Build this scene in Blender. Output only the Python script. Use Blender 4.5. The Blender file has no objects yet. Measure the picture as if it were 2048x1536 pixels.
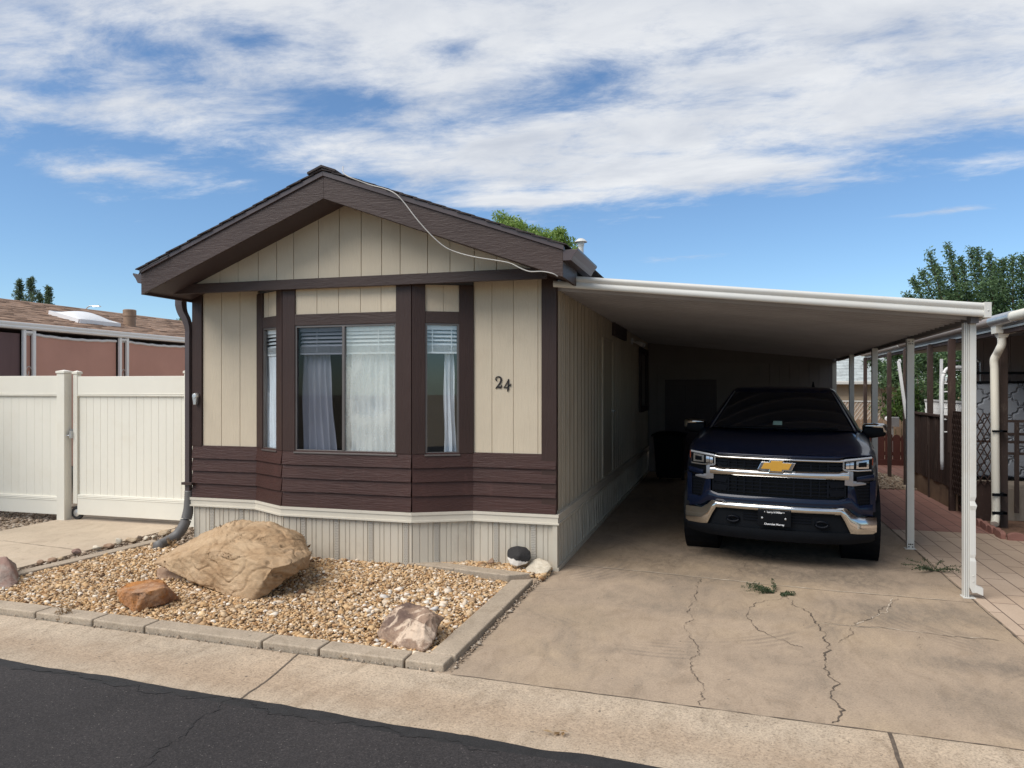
import bpy, bmesh, math, random
import numpy as np
from mathutils import Vector, Matrix, noise as mnoise
R = math.radians
random.seed(7)
rng = np.random.default_rng(11)
scn = bpy.context.scene
COL = scn.collection

# ------------------------------------------------------------------ camera
CAM_H = 1.9
YAW = math.atan(426 / 1477)
cd = bpy.data.cameras.new('camera')
cam = bpy.data.objects.new('camera', cd); COL.objects.link(cam)
cd.sensor_fit = 'HORIZONTAL'; cd.sensor_width = 36.0; cd.lens = 36.0 * 1477 / 2048
cd.shift_y = 8 / 2048
cd.clip_start = .05; cd.clip_end = 2000
cam.location = (0, 0, CAM_H); cam.rotation_euler = (R(90), 0, YAW)
scn.camera = cam

# ------------------------------------------------------------------ light
SUN_AZ, SUN_EL = R(222), R(50)
sd = bpy.data.lights.new('sun', 'SUN'); sd.energy = 4.1; sd.angle = R(50); sd.color = (1, .95, .88)
sun = bpy.data.objects.new('sun', sd); COL.objects.link(sun)
to_sun = Vector((math.sin(SUN_AZ) * math.cos(SUN_EL), math.cos(SUN_AZ) * math.cos(SUN_EL), math.sin(SUN_EL)))
sun.rotation_euler = to_sun.to_track_quat('Z', 'Y').to_euler()
vs = scn.view_settings
vs.view_transform = 'Standard'; vs.look = 'None'; vs.gamma = 1; vs.exposure = 0.0

# ------------------------------------------------------------------ sky
world = bpy.data.worlds.new('World'); scn.world = world; world.use_nodes = True
wt = world.node_tree; wt.nodes.clear()
def wn(t, **k):
    n = wt.nodes.new(t)
    for a, b in k.items(): setattr(n, a, b)
    return n
def wl(a, b): wt.links.new(a, b)
def wmath(op, a, b=None, c=None, clamp=False):
    n = wn('ShaderNodeMath', operation=op); n.use_clamp = clamp
    for i, v in enumerate((a, b, c)):
        if v is None: continue
        if isinstance(v, (int, float)): n.inputs[i].default_value = v
        else: wl(v, n.inputs[i])
    return n.outputs[0]
def build_sky():
    out = wn('ShaderNodeOutputWorld'); bg = wn('ShaderNodeBackground')
    sky = wn('ShaderNodeTexSky', sky_type='NISHITA'); sky.sun_disc = False
    sky.sun_elevation = SUN_EL; sky.sun_rotation = SUN_AZ
    sky.altitude = 900; sky.air_density = 1.0; sky.dust_density = 0.6; sky.ozone_density = 1.6
    tc = wn('ShaderNodeTexCoord'); sep = wn('ShaderNodeSeparateXYZ'); wl(tc.outputs['Generated'], sep.inputs[0])
    x, y, z = sep.outputs
    az = wmath('ARCTAN2', x, y)                       # clockwise from +Y
    el = wmath('ARCSINE', z)
    # cloud sheet coordinates (a flat layer overhead)
    zz = wmath('ADD', wmath('MAXIMUM', z, 0.0), 0.10)
    cx = wmath('DIVIDE', x, zz); cy = wmath('DIVIDE', y, zz)
    comb = wn('ShaderNodeCombineXYZ'); wl(cx, comb.inputs[0]); wl(cy, comb.inputs[1])
    mp = wn('ShaderNodeMapping'); wl(comb.outputs[0], mp.inputs[0])
    mp.inputs['Rotation'].default_value = (0, 0, R(-22)); mp.inputs['Scale'].default_value = (.75, 1.25, 1)
    mp.inputs['Location'].default_value = (3.1, 1.7, 0)
    def noise(scale, det, rough, dist, off):
        n = wn('ShaderNodeTexNoise'); n.noise_dimensions = '3D'
        m2 = wn('ShaderNodeVectorMath', operation='ADD'); wl(mp.outputs[0], m2.inputs[0]); m2.inputs[1].default_value = (off, off * .37, off * .71)
        wl(m2.outputs[0], n.inputs['Vector'])
        n.inputs['Scale'].default_value = scale; n.inputs['Detail'].default_value = det
        n.inputs['Roughness'].default_value = rough; n.inputs['Distortion'].default_value = dist
        return n.outputs['Fac']
    n1 = noise(.85, 9, .60, .35, 0.0); n2 = noise(3.8, 12, .68, .25, 5.3); n3 = noise(1.8, 10, .64, .45, 9.1)
    base = wmath('ADD', wmath('MULTIPLY', n1, 1.35), wmath('ADD', wmath('MULTIPLY', n2, 1.5), wmath('MULTIPLY', n3, .75)))
    # cover grows with height above the horizon, plus broad banks and gaps given as (azimuth, elevation, widths, weight)
    cov = wmath('SUBTRACT', base, 1.86)
    D = math.degrees
    def px(u, v):                                     # photo pixel -> azimuth/elevation in degrees
        a = math.atan((u - 1024) / 1477); return D(a) - D(YAW), D(math.atan((776 - v) / 1477 * math.cos(a)))
    banks = SKY_BANKS
    for (u, v, su, sv, w) in banks:
        a, e = px(u, v)
        da = wmath('MULTIPLY', wmath('SUBTRACT', az, R(a)), 1 / (su / 1477))
        de = wmath('MULTIPLY', wmath('SUBTRACT', el, R(e)), 1 / (sv / 1477))
        g = wmath('POWER', 2.718, wmath('MULTIPLY', wmath('ADD', wmath('MULTIPLY', da, da), wmath('MULTIPLY', de, de)), -1))
        cov = wmath('ADD', cov, wmath('MULTIPLY', g, w))
    rise = wn('ShaderNodeMapRange'); rise.interpolation_type = 'SMOOTHSTEP'
    wl(el, rise.inputs['Value']); rise.inputs['From Min'].default_value = R(10.5); rise.inputs['From Max'].default_value = R(19)
    rise.inputs['To Min'].default_value = -.62; rise.inputs['To Max'].default_value = .16
    cov = wmath('ADD', cov, rise.outputs[0])
    ramp = wn('ShaderNodeMapRange'); ramp.interpolation_type = 'SMOOTHSTEP'
    wl(cov, ramp.inputs['Value']); ramp.inputs['From Min'].default_value = -.40; ramp.inputs['From Max'].default_value = .36
    dens = wmath('MULTIPLY', ramp.outputs[0], .96)
    # cloud tone: thick parts slightly greyer
    tone = wn('ShaderNodeMapRange'); wl(noise(2.1, 7, .6, .4, 14.0), tone.inputs['Value'])
    tone.inputs['From Min'].default_value = .3; tone.inputs['From Max'].default_value = .7
    tone.inputs['To Min'].default_value = 0; tone.inputs['To Max'].default_value = 1
    ccol = wn('ShaderNodeMix', data_type='RGBA'); wl(tone.outputs[0], ccol.inputs[0])
    ccol.inputs[6].default_value = CLOUD_DARK; ccol.inputs[7].default_value = CLOUD_LIGHT
    tint = wn('ShaderNodeMix', data_type='RGBA', blend_type='MULTIPLY'); tint.inputs[0].default_value = 1
    wl(sky.outputs[0], tint.inputs[6]); tint.inputs[7].default_value = SKY_TINT
    mix = wn('ShaderNodeMix', data_type='RGBA'); wl(dens, mix.inputs[0]); wl(tint.outputs[2], mix.inputs[6]); wl(ccol.outputs[2], mix.inputs[7])
    wl(mix.outputs[2], bg.inputs['Color']); bg.inputs['Strength'].default_value = .12
    wl(bg.outputs[0], out.inputs['Surface'])
SKY_BANKS = [(1024, 40, 1500, 110, .16), (250, 235, 300, 45, .25), (900, 330, 240, 45, .34), (1380, 350, 400, 40, .42), (330, 355, 190, 22, .42), (80, 340, 170, 26, .34), (160, 385, 60, 16, .30),
             (560, 345, 150, 34, -0.16), (230, 280, 170, 18, -0.26), (1170, 165, 110, 36, -0.38), (1880, 295, 100, 40, -0.34), (1990, 225, 150, 45, .40), (1260, 250, 260, 40, .30), (1700, 230, 160, 40, .22),
             (320, 100, 90, 24, -0.25), (500, 85, 60, 20, -0.19), (700, 205, 100, 26, -0.19), (1620, 300, 170, 22, -0.22), (1300, 40, 500, 60, .14), (40, 165, 90, 20, -0.28), (1480, 105, 260, 22, -0.14), (900, 95, 80, 18, -0.19), (760, 190, 60, 40, -0.15), (1320, 315, 180, 18, -0.21), (1600, 170, 150, 18, -0.15),
             (1030, 400, 150, 13, .42), (1840, 427, 130, 6, .5), (1350, 515, 190, 9, .40), (1000, 290, 120, 20, .2), (2020, 330, 90, 12, .25)]
CLOUD_DARK = (5.0, 5.35, 6.0, 1); CLOUD_LIGHT = (7.7, 7.8, 7.9, 1); SKY_TINT = (.93, 1.12, 1.25, 1)
build_sky()

# ------------------------------------------------------------------ materials
def NT(name):
    m = bpy.data.materials.new(name); m.use_nodes = True
    return m, m.node_tree, m.node_tree.nodes['Principled BSDF']
class G:
    """tiny node builder"""
    def __init__(s, nt): s.t = nt
    def n(s, typ, **k):
        n = s.t.nodes.new(typ)
        for a, b in k.items(): setattr(n, a, b)
        return n
    def l(s, a, b): s.t.links.new(a, b)
    def co(s, scale=(1, 1, 1), rot=(0, 0, 0), kind='Object', loc=(0, 0, 0)):
        tc = s.n('ShaderNodeTexCoord'); mp = s.n('ShaderNodeMapping'); s.l(tc.outputs[kind], mp.inputs[0])
        mp.inputs['Scale'].default_value = scale; mp.inputs['Rotation'].default_value = rot; mp.inputs['Location'].default_value = loc
        return mp.outputs[0]
    def noise(s, vec, scale, det=4, rough=.55, dist=0):
        n = s.n('ShaderNodeTexNoise'); s.l(vec, n.inputs['Vector']); n.inputs['Scale'].default_value = scale
        n.inputs['Detail'].default_value = det; n.inputs['Roughness'].default_value = rough; n.inputs['Distortion'].default_value = dist
        return n.outputs['Fac']
    def ramp(s, fac, stops):
        r = s.n('ShaderNodeValToRGB'); s.l(fac, r.inputs[0]); e = r.color_ramp.elements
        while len(e) < len(stops): e.new(.5)
        for el, (p, c) in zip(e, stops): el.position = p; el.color = (*c[:3], 1)
        return r.outputs[0]
    def rng(s, fac, a, b, c, d):
        r = s.n('ShaderNodeMapRange'); s.l(fac, r.inputs['Value'])
        for k, v in zip(('From Min', 'From Max', 'To Min', 'To Max'), (a, b, c, d)): r.inputs[k].default_value = v
        return r.outputs[0]
    def mix(s, fac, a, b, mode='MIX'):
        m = s.n('ShaderNodeMix', data_type='RGBA', blend_type=mode)
        for i, v in ((0, fac), (6, a), (7, b)):
            if isinstance(v, (int, float)): m.inputs[i].default_value = v
            elif isinstance(v, tuple): m.inputs[i].default_value = (*v[:3], 1)
            else: s.l(v, m.inputs[i])
        return m.outputs[2]
    def math(s, op, a, b=None, clamp=False):
        m = s.n('ShaderNodeMath', operation=op); m.use_clamp = clamp
        for i, v in enumerate((a, b)):
            if v is None: continue
            if isinstance(v, (int, float)): m.inputs[i].default_value = v
            else: s.l(v, m.inputs[i])
        return m.outputs[0]
    def bump(s, h, strength, dist, bsdf, prev=None):
        b = s.n('ShaderNodeBump'); s.l(h, b.inputs['Height']); b.inputs['Strength'].default_value = strength; b.inputs['Distance'].default_value = dist
        if prev is not None: s.l(prev, b.inputs['Normal'])
        s.l(b.outputs[0], bsdf.inputs['Normal']); return b.outputs[0]
def mat(name, col, rough=.6, metal=0.0, var=(2.0, .08), stretch=(1, 1, 1), bump=None, spec=.5, coat=0.0, dirt=None):
    m, nt, b = NT(name); g = G(nt)
    v = g.co(stretch)
    n = g.noise(v, var[0], 5, .6)
    lo = tuple(max(0, c * (1 - var[1])) for c in col); hi = tuple(c * (1 + var[1]) for c in col)
    c = g.ramp(n, [(.3, lo), (.7, hi)])
    if dirt:                                           # (scale, colour, amount): blotches with a shape of their own
        dn = g.rng(g.noise(g.co((1, 1, 1), loc=(4, 2, 7)), dirt[0], 6, .7), .52, .72, 0, dirt[2])
        c = g.mix(dn, c, dirt[1])
    g.l(c, b.inputs['Base Color'])
    b.inputs['Roughness'].default_value = rough; b.inputs['Metallic'].default_value = metal
    b.inputs['Specular IOR Level'].default_value = spec; b.inputs['Coat Weight'].default_value = coat
    if bump:                                           # (scale, strength, distance)
        g.bump(g.noise(v, bump[0], 6, .65), bump[1], bump[2], b)
    return m
def wood_paint(name, col, stretch, rough=.5, bs=.5, var=.10, worn=None):
    m, nt, b = NT(name); g = G(nt)
    v = g.co(stretch)
    n = g.noise(v, 9, 7, .65, 1.4); n2 = g.noise(g.co((1, 1, 1)), 1.1, 4, .6)
    c = g.ramp(n2, [(.3, tuple(x * (1 - var) for x in col)), (.7, tuple(x * (1 + var) for x in col))])
    if worn: c = g.mix(g.rng(g.noise(g.co((1, 1, .5), loc=(3, 3, 3)), worn[0], 8, .7), .56, .68, 0, worn[2]), c, worn[1])
    g.l(c, b.inputs['Base Color']); b.inputs['Roughness'].default_value = rough; b.inputs['Specular IOR Level'].default_value = .28
    g.bump(n, bs, .012, b); return m
M = {}
M['siding'] = wood_paint('beige_siding_paint', (.56, .475, .355), (2.2, 2.2, .35), .62, .42, .07, (3.0, (.47, .385, .28), .45))
M['metal_siding'] = mat('beige_metal_siding', (.50, .435, .335), .45, 0, (1.5, .10), (1, 14, .4), None, dirt=(1.6, (.37, .30, .22), .4))
M['brown'] = wood_paint('brown_trim_paint', (.054, .035, .030), (.5, 3, 3), .47, .55, .14)
M['brown_v'] = wood_paint('brown_post_paint', (.046, .026, .0212), (3, 3, .4), .45, .5, .14)
M['lap'] = wood_paint('red_brown_lap_paint', (.050, .0215, .0168), (.35, 3, 4), .45, .6, .16, (9, (.078, .034, .028), .5))
M['soffit_brown'] = mat('brown_soffit', (.05, .032, .034), .55, 0, (3, .1))
M['skirt'] = mat('grey_beige_vinyl', (.52, .47, .385), .42, 0, (1.2, .06), (1, 1, .3), dirt=(2.2, (.30, .24, .17), .35))
M['skirt_trim'] = mat('pale_vinyl_trim', (.58, .53, .44), .4, 0, (1.5, .05), dirt=(3, (.40, .34, .27), .3))
M['shingle'] = mat('dark_brown_shingle', (.045, .036, .036), .92, 0, (26, .45), (1, 1, 1), (60, .6, .01))
M['tan_shingle'] = mat('tan_brown_shingle', (.30, .195, .135), .92, 0, (9, .42), (1, .45, 1), (30, .8, .02))
M['grey_shingle'] = mat('pale_grey_shingle', (.34, .37, .37), .92, 0, (6, .28), (.5, 1, 1), (20, .8, .02))
M['gutter_brown'] = mat('brown_metal_gutter', (.07, .05, .05), .38, 0, (2, .1), spec=.5)
M['white_metal'] = mat('white_painted_metal', (.58, .57, .53), .38, 0, (1.4, .05), (1, 1, .4), dirt=(2.5, (.5, .45, .37), .35))
M['pale_gutter'] = mat('pale_brown_metal_gutter', (.25, .20, .17), .4, 0, (2, .1))
M['pan'] = mat('carport_pan_metal', (.34, .33, .34), .5, 0, (1.5, .1), dirt=(1.4, (.25, .23, .22), .4))
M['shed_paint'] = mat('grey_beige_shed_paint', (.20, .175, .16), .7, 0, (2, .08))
M['white_gutter'] = mat('bright_white_gutter', (.86, .86, .84), .35, 0, (2, .03))
M['beam'] = mat('carport_beam', (.10, .09, .09), .55, 0, (2, .15))
M['vinyl'] = mat('cream_vinyl', (.74, .705, .61), .38, 0, (.8, .04), (1, 1, .5), dirt=(1.5, (.62, .55, .42), .25))
M['galv'] = mat('galvanised_metal', (.55, .55, .55), .35, .8, (4, .15))
M['rubber'] = mat('black_rubber', (.018, .018, .019), .75, 0, (8, .2), bump=(60, .3, .004))
M['grey_plastic'] = mat('grey_plastic', (.125, .118, .112), .55, 0, (4, .12))
M['black_plastic'] = mat('black_plastic', (.004, .005, .007), .55, 0, (5, .2), bump=(180, .15, .002), spec=.12)
M['alu'] = mat('bronze_aluminium', (.15, .13, .12), .4, .5, (4, .1))
M['alu_light'] = mat('weathered_aluminium', (.36, .35, .33), .4, .6, (5, .15))
M['blind'] = mat('white_blind', (.86, .86, .85), .5, 0, (3, .04))
M['cloth'] = mat('white_curtain', (.82, .83, .85), .85, 0, (3, .05), bump=(90, .1, .002))
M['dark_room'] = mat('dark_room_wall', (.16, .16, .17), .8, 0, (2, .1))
M['numeral'] = mat('dark_bronze_numeral', (.02, .014, .014), .45, .3, (10, .2))
M['cable'] = mat('pale_cable', (.42, .40, .37), .5, 0, (6, .1))
M['black_cable'] = mat('black_cable', (.02, .02, .02), .5, 0, (6, .1))
M['brown_fence'] = wood_paint('dark_brown_fence_stain', (.055, .033, .027), (3, 3, .35), .7, .5, .25, (5, (.13, .09, .07), .6))
M['red_fence'] = wood_paint('red_brown_fence_stain', (.09, .032, .026), (3, 3, .35), .65, .5, .2)
M['old_wood'] = wood_paint('weathered_wood', (.22, .15, .10), (4, 4, .4), .85, .6, .35, (4, (.12, .08, .06), .6))
M['brown_post'] = wood_paint('brown_post_stain', (.062, .042, .035), (4, 4, .3), .6, .4, .2, (9, (.22, .17, .14), .4))
M['screen_brown'] = mat('brown_fabric_shade', (.55, .30, .235), .85, 0, (1.2, .07), (1, 1, 1), (220, .3, .004))
M['dark_brown_wall'] = mat('dark_brown_panel', (.05, .033, .034), .7, 0, (3, .12))
M['tan_siding'] = mat('tan_lap_siding', (.50, .39, .27), .6, 0, (2, .05))
M['slat'] = mat('tan_fence_slat', (.42, .31, .24), .7, 0, (2.5, .16))
M['grey_wall'] = mat('grey_brown_siding', (.22, .17, .155), .65, 0, (2, .1), (4, 4, .3))
M['white_paint'] = mat('white_gloss_paint', (.74, .74, .74), .35, 0, (3, .05))
M['block'] = mat('weathered_concrete_block', (.30, .25, .20), .9, 0, (2.2, .22), (1, 1, .4), (25, .6, .02))
M['brick'] = mat('pink_concrete_edging', (.30, .145, .115), .88, 0, (6, .18), (1, 1, 1), (70, .5, .01))
M['soil'] = mat('red_soil', (.20, .115, .075), .95, 0, (7, .35), (1, 1, 1), (40, .9, .03))
M['bark'] = mat('bark', (.12, .085, .06), .9, 0, (6, .3), (3, 3, .5), (20, .8, .03))
def solid(name, col, rough=.5, metal=0, coat=0, spec=.5):
    m, nt, b = NT(name); g = G(nt)
    n = g.noise(g.co((1, 1, 1)), 14, 3)
    g.l(g.rng(n, 0, 1, max(.02, rough - .04), rough + .04), b.inputs['Roughness'])
    b.inputs['Base Color'].default_value = (*col, 1); b.inputs['Metallic'].default_value = metal
    b.inputs['Coat Weight'].default_value = coat; b.inputs['Coat Roughness'].default_value = .03; b.inputs['Specular IOR Level'].default_value = spec
    return m
M['car_paint'] = solid('dark_blue_car_paint', (.0015, .0055, .021), .30, .1, .5, .18)
M['chrome'] = solid('chrome', (.62, .61, .59), .10, 1.0)
M['satin'] = solid('satin_silver', (.30, .30, .32), .35, .7)
M['gloss_black'] = solid('gloss_black', (.003, .004, .006), .3, 0, 0, .15)
M['grille'] = solid('grille_black', (.003, .004, .007), .35, spec=.12)
M['car_glass'] = solid('dark_car_glass', (.004, .007, .012), .06, 0, .6)
M['gold'] = solid('gold_emblem', (.62, .33, .045), .35, .25)
M['lamp_lens'] = solid('lamp_reflector', (.62, .63, .64), .16, .9)
M['lamp_clear'] = solid('pale_lamp_lens', (.45, .47, .50), .2, .3)
M['amber'] = solid('amber_lens', (.22, .05, .025), .25)
M['white_ink'] = solid('white_ink', (.75, .75, .75), .5)
M['sticker'] = solid('pale_green_sticker', (.30, .45, .40), .5)
def glass_mat(name, tint, refl, fog=None):
    m, nt, b = NT(name); g = G(nt); nt.nodes.remove(b)
    out = [n for n in nt.nodes if n.type == 'OUTPUT_MATERIAL'][0]
    tr = g.n('ShaderNodeBsdfTransparent'); tr.inputs[0].default_value = (*tint, 1)
    gl = g.n('ShaderNodeBsdfGlossy'); gl.inputs['Roughness'].default_value = .015; gl.inputs[0].default_value = (.95, 1, 1, 1)
    lw = g.n('ShaderNodeLayerWeight'); lw.inputs[0].default_value = .5      # facing = 1 - cos, the same from both sides of the pane
    sch = g.math('ADD', g.math('MULTIPLY', g.math('POWER', lw.outputs['Facing'], 5), 1 - refl), refl)
    mx = g.n('ShaderNodeMixShader'); g.l(sch, mx.inputs[0]); g.l(tr.outputs[0], mx.inputs[1]); g.l(gl.outputs[0], mx.inputs[2])
    last = mx
    if fog:
        df = g.n('ShaderNodeBsdfDiffuse'); df.inputs[0].default_value = (.66, .68, .64, 1)
        n = g.noise(g.co((1.2, 1.2, 1.0)), 2.2, 7, .62, .6)
        n2 = g.noise(g.co((6, 6, 1.2)), 3.0, 5, .6, .3)
        # clear disc of less dust near the middle of the pane
        tc = g.n('ShaderNodeTexCoord'); vm = g.n('ShaderNodeVectorMath', operation='DISTANCE'); g.l(tc.outputs['Object'], vm.inputs[0]); vm.inputs[1].default_value = fog
        hole = g.rng(vm.outputs['Value'], .02, .22, -.22, 0)
        f = g.math('ADD', g.math('ADD', g.rng(n, .3, .75, .12, .52), g.rng(n2, .3, .7, -.08, .10)), hole, True)
        sz = g.n('ShaderNodeSeparateXYZ'); g.l(tc.outputs['Object'], sz.inputs[0]); f = g.math('MULTIPLY', f, g.rng(sz.outputs[2], 2.15, 2.32, 1, .45))
        m2 = g.n('ShaderNodeMixShader'); g.l(f, m2.inputs[0]); g.l(mx.outputs[0], m2.inputs[1]); g.l(df.outputs[0], m2.inputs[2]); last = m2
    g.l(last.outputs[0], out.inputs['Surface']); return m
M['glass'] = glass_mat('window_glass', (.95, .97, .98), .05)
M['screen'] = glass_mat('window_insect_screen', (.66, .67, .70), .015)
def island(name, stops, rough=.85, bump=(40, .5, .01), sub=None, trans=0):
    m, nt, b = NT(name); g = G(nt)
    geo = g.n('ShaderNodeNewGeometry')
    c = g.ramp(geo.outputs['Random Per Island'], stops)
    n = g.noise(g.co((1, 1, 1)), 22, 4)
    c = g.mix(.8, c, g.ramp(n, [(.3, (.75, .75, .75)), (.7, (1.15, 1.15, 1.15))]), 'MULTIPLY')
    g.l(c, b.inputs['Base Color']); b.inputs['Roughness'].default_value = rough
    if bump: g.bump(n, bump[1], bump[2], b)
    if trans:
        out = [x for x in nt.nodes if x.type == 'OUTPUT_MATERIAL'][0]
        t = g.n('ShaderNodeBsdfTranslucent'); g.l(c, t.inputs[0]); mx = g.n('ShaderNodeMixShader'); mx.inputs[0].default_value = trans
        g.l(b.outputs[0], mx.inputs[1]); g.l(t.outputs[0], mx.inputs[2]); g.l(mx.outputs[0], out.inputs['Surface'])
    return m
M['pebble'] = island('tan_pebbles', [(0, (.12, .06, .028)), (.12, (.36, .20, .085)), (.28, (.54, .345, .165)), (.42, (.64, .45, .25)), (.54, (.42, .245, .11)), (.66, (.60, .44, .27)), (.80, (.33, .215, .12)), (.92, (.66, .53, .38)), (1, (.76, .67, .56))])
M['pebble_pale'] = island('pale_pebbles', [(0, (.55, .44, .32)), (.4, (.68, .57, .45)), (.7, (.76, .69, .60)), (.85, (.45, .33, .20)), (1, (.60, .60, .60))])
M['pebble_dark'] = island('brown_pebbles', [(0, (.12, .085, .06)), (.3, (.26, .19, .13)), (.6, (.36, .27, .19)), (1, (.46, .39, .31))])
def leafmat(name, a, b_, c): return island(name, [(0, a), (.5, b_), (1, c)], .55, None, trans=.42)
M['leaf_dark'] = leafmat('dark_green_leaf', (.06, .11, .055), (.105, .18, .08), (.16, .25, .10))
M['leaf_mid'] = leafmat('mid_green_leaf', (.045, .085, .022), (.085, .15, .032), (.14, .22, .05))
M['leaf_bright'] = leafmat('bright_green_leaf', (.13, .22, .04), (.21, .33, .07), (.32, .42, .12))
M['needle'] = leafmat('blue_green_needle', (.07, .115, .07), (.11, .165, .09), (.16, .22, .12))
M['weed'] = leafmat('grey_green_weed', (.05, .075, .035), (.075, .105, .05), (.11, .14, .07))
M['dry'] = leafmat('dry_straw', (.22, .13, .06), (.34, .22, .11), (.45, .32, .18))
def concrete(name, col, stain, speck=.5, stain_amt=.5, marks=False, warm=None, valley=False):
    m, nt, b = NT(name); g = G(nt)
    v = g.co((1, 1, 1)); v2 = g.co((1, .45, 1), (0, 0, R(18)), loc=(1.3, 4.1, 0))
    n1 = g.noise(v, .75, 6, .6, .5); n2 = g.noise(v2, 2.2, 7, .65, .8); n3 = g.noise(v, 75, 4, .8); n4 = g.noise(v, 30, 4, .7)
    c = g.ramp(n1, [(.28, tuple(x * .88 for x in col)), (.72, tuple(x * 1.10 for x in col))])
    if warm: c = g.mix(g.rng(g.noise(g.co((1, 1, 1), loc=(9, 1, 0)), .6, 5, .6), .45, .7, 0, .6), c, warm)
    c = g.mix(g.rng(n2, .50, .75, 0, stain_amt), c, stain)
    mo = g.noise(g.co((1, .55, 1), (0, 0, R(-12))), 5.5, 8, .72, 1.2)
    c = g.mix(.55 * speck + .25, c, g.ramp(mo, [(.34, (.74, .72, .69)), (.5, (1, 1, 1)), (.68, (1.14, 1.13, 1.11))]), 'MULTIPLY')
    if valley:
        sp = g.n('ShaderNodeSeparateXYZ'); g.l(g.co((1, 1, 1)), sp.inputs[0])
        dd = g.math('ADD', sp.outputs[1], g.math('MULTIPLY', sp.outputs[0], .045)); dd = g.math('ADD', dd, g.rng(g.noise(v, 2.5, 5, .65), .3, .7, -.10, .10))
        band = g.math('MULTIPLY', g.rng(dd, 3.82, 4.02, 0, 1), g.rng(dd, 4.10, 4.34, 1, 0), True)
        c = g.mix(g.math('MULTIPLY', band, .5), c, (.33, .24, .165))
    if marks:
        tc = g.n('ShaderNodeTexCoord')
        def blob(p, s, amt, colr, nz=1.6):
            nonlocal c
            sub = g.n('ShaderNodeVectorMath', operation='SUBTRACT'); g.l(tc.outputs['Object'], sub.inputs[0]); sub.inputs[1].default_value = p
            mu = g.n('ShaderNodeVectorMath', operation='MULTIPLY'); g.l(sub.outputs[0], mu.inputs[0]); mu.inputs[1].default_value = (1 / s[0], 1 / s[1], 0)
            ln = g.n('ShaderNodeVectorMath', operation='LENGTH'); g.l(mu.outputs[0], ln.inputs[0])
            d = g.math('ADD', ln.outputs['Value'], g.rng(g.noise(v2, nz, 6, .65, .6), .3, .7, -.45, .45))
            c = g.mix(g.math('MULTIPLY', g.rng(d, .25, 1.2, amt, 0), g.rng(g.noise(v2, 11, 7, .75, .8), .36, .60, .25, 1), True), c, colr)
        for bl in MARKS: blob(*bl)
        # curved tyre scuffs: arcs round a turning point
        for (p, r0, r1, a, frq) in ARCS:
            ds = g.n('ShaderNodeVectorMath', operation='DISTANCE'); g.l(tc.outputs['Object'], ds.inputs[0]); ds.inputs[1].default_value = p
            w = g.math('MULTIPLY', g.math('ADD', g.math('SINE', g.math('MULTIPLY', ds.outputs['Value'], frq)), 1), .5)
            inside = g.math('MULTIPLY', g.rng(ds.outputs['Value'], r0, r0 + .05, 0, 1), g.rng(ds.outputs['Value'], r1 - .05, r1, 1, 0))
            inside.node.use_clamp = True
            patch = g.rng(g.noise(v, 1.3, 4, .6), .50, .62, 0, a)
            c = g.mix(g.math('MULTIPLY', g.math('MULTIPLY', w, inside), patch, True), c, (.16, .13, .105))
    c = g.mix(speck, c, g.ramp(n3, [(.34, (.50, .47, .44)), (.47, (1, 1, 1)), (.66, (1.30, 1.27, 1.22))]), 'MULTIPLY')
    c = g.mix(speck * .6, c, g.ramp(n4, [(.3, (.82, .82, .82)), (.7, (1.1, 1.1, 1.1))]), 'MULTIPLY')
    c = g.mix(g.rng(g.noise(v, 26, 2, .4), .735, .76, 0, .7), c, (.10, .085, .07))
    g.l(c, b.inputs['Base Color']); b.inputs['Roughness'].default_value = .88; b.inputs['Specular IOR Level'].default_value = .25
    g.bump(n3, .25, .006, b); return m
MARKS = [((1.15, 7.95, 0), (.9, .4, 1), .8, (.16, .13, .10), 1.6), ((-.9, 8.1, 0), (1.0, .6, 1), .55, (.20, .15, .10), 1.6), ((.3, 9.0, 0), (1.2, 1.1, 1), .75, (.10, .08, .062), 1.2), ((-.3, 7.55, 0), (.7, .3, 1), .6, (.17, .14, .11), 2.2),
         ((1.75, 5.75, 0), (.9, .2, 1), .55, (.14, .12, .10), 3), ((.0, 6.5, 0), (1.1, .2, 1), .5, (.20, .165, .13), 2), ((1.3, 6.9, 0), (.7, .35, 1), .6, (.17, .145, .115), 2), ((-.9, 6.7, 0), (.7, .45, 1), .5, (.20, .165, .125), 2), ((-1.3, 6.0, 0), (.5, .4, 1), .35, (.22, .18, .13), 2), ((1.9, 7.0, 0), (.35, .4, 1), .5, (.18, .15, .12), 2), ((1.4, 5.0, 0), (.7, .3, 1), .35, (.22, .18, .14), 2.5), ((-.3, 9.9, 0), (1.6, 1.0, 1), .5, (.17, .125, .085), 1.2)]  # blobs under the truck are grime with carport shade put into the colour
ARCS = [((-.5, 7.0, 0), 1.25, 1.75, .42, 90), ((2.6, 7.3, 0), 1.2, 1.6, .42, 90), ((-2.4, 8.2, 0), 1.1, 1.7, .4, 80), ((2.9, 4.4, 0), 1.5, 1.9, .35, 80)]
M['driveway'] = concrete('driveway_concrete', (.355, .276, .203), (.225, .182, .14), .6, .85, True, (.395, .30, .195))
M['apron'] = concrete('gutter_concrete', (.405, .33, .25), (.31, .245, .18), .95, .6, False, (.42, .315, .22), True)
M['walk'] = concrete('walkway_concrete', (.47, .385, .29), (.40, .31, .23), .4, .35)
M['kerb'] = concrete('kerb_concrete', (.375, .308, .235), (.27, .22, .165), .7, .5)
M['crack'] = mat('dark_crack', (.105, .08, .06), .95, 0, (20, .4))
M['grit'] = mat('pale_grit', (.50, .42, .33), .95, 0, (20, .3))
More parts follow.
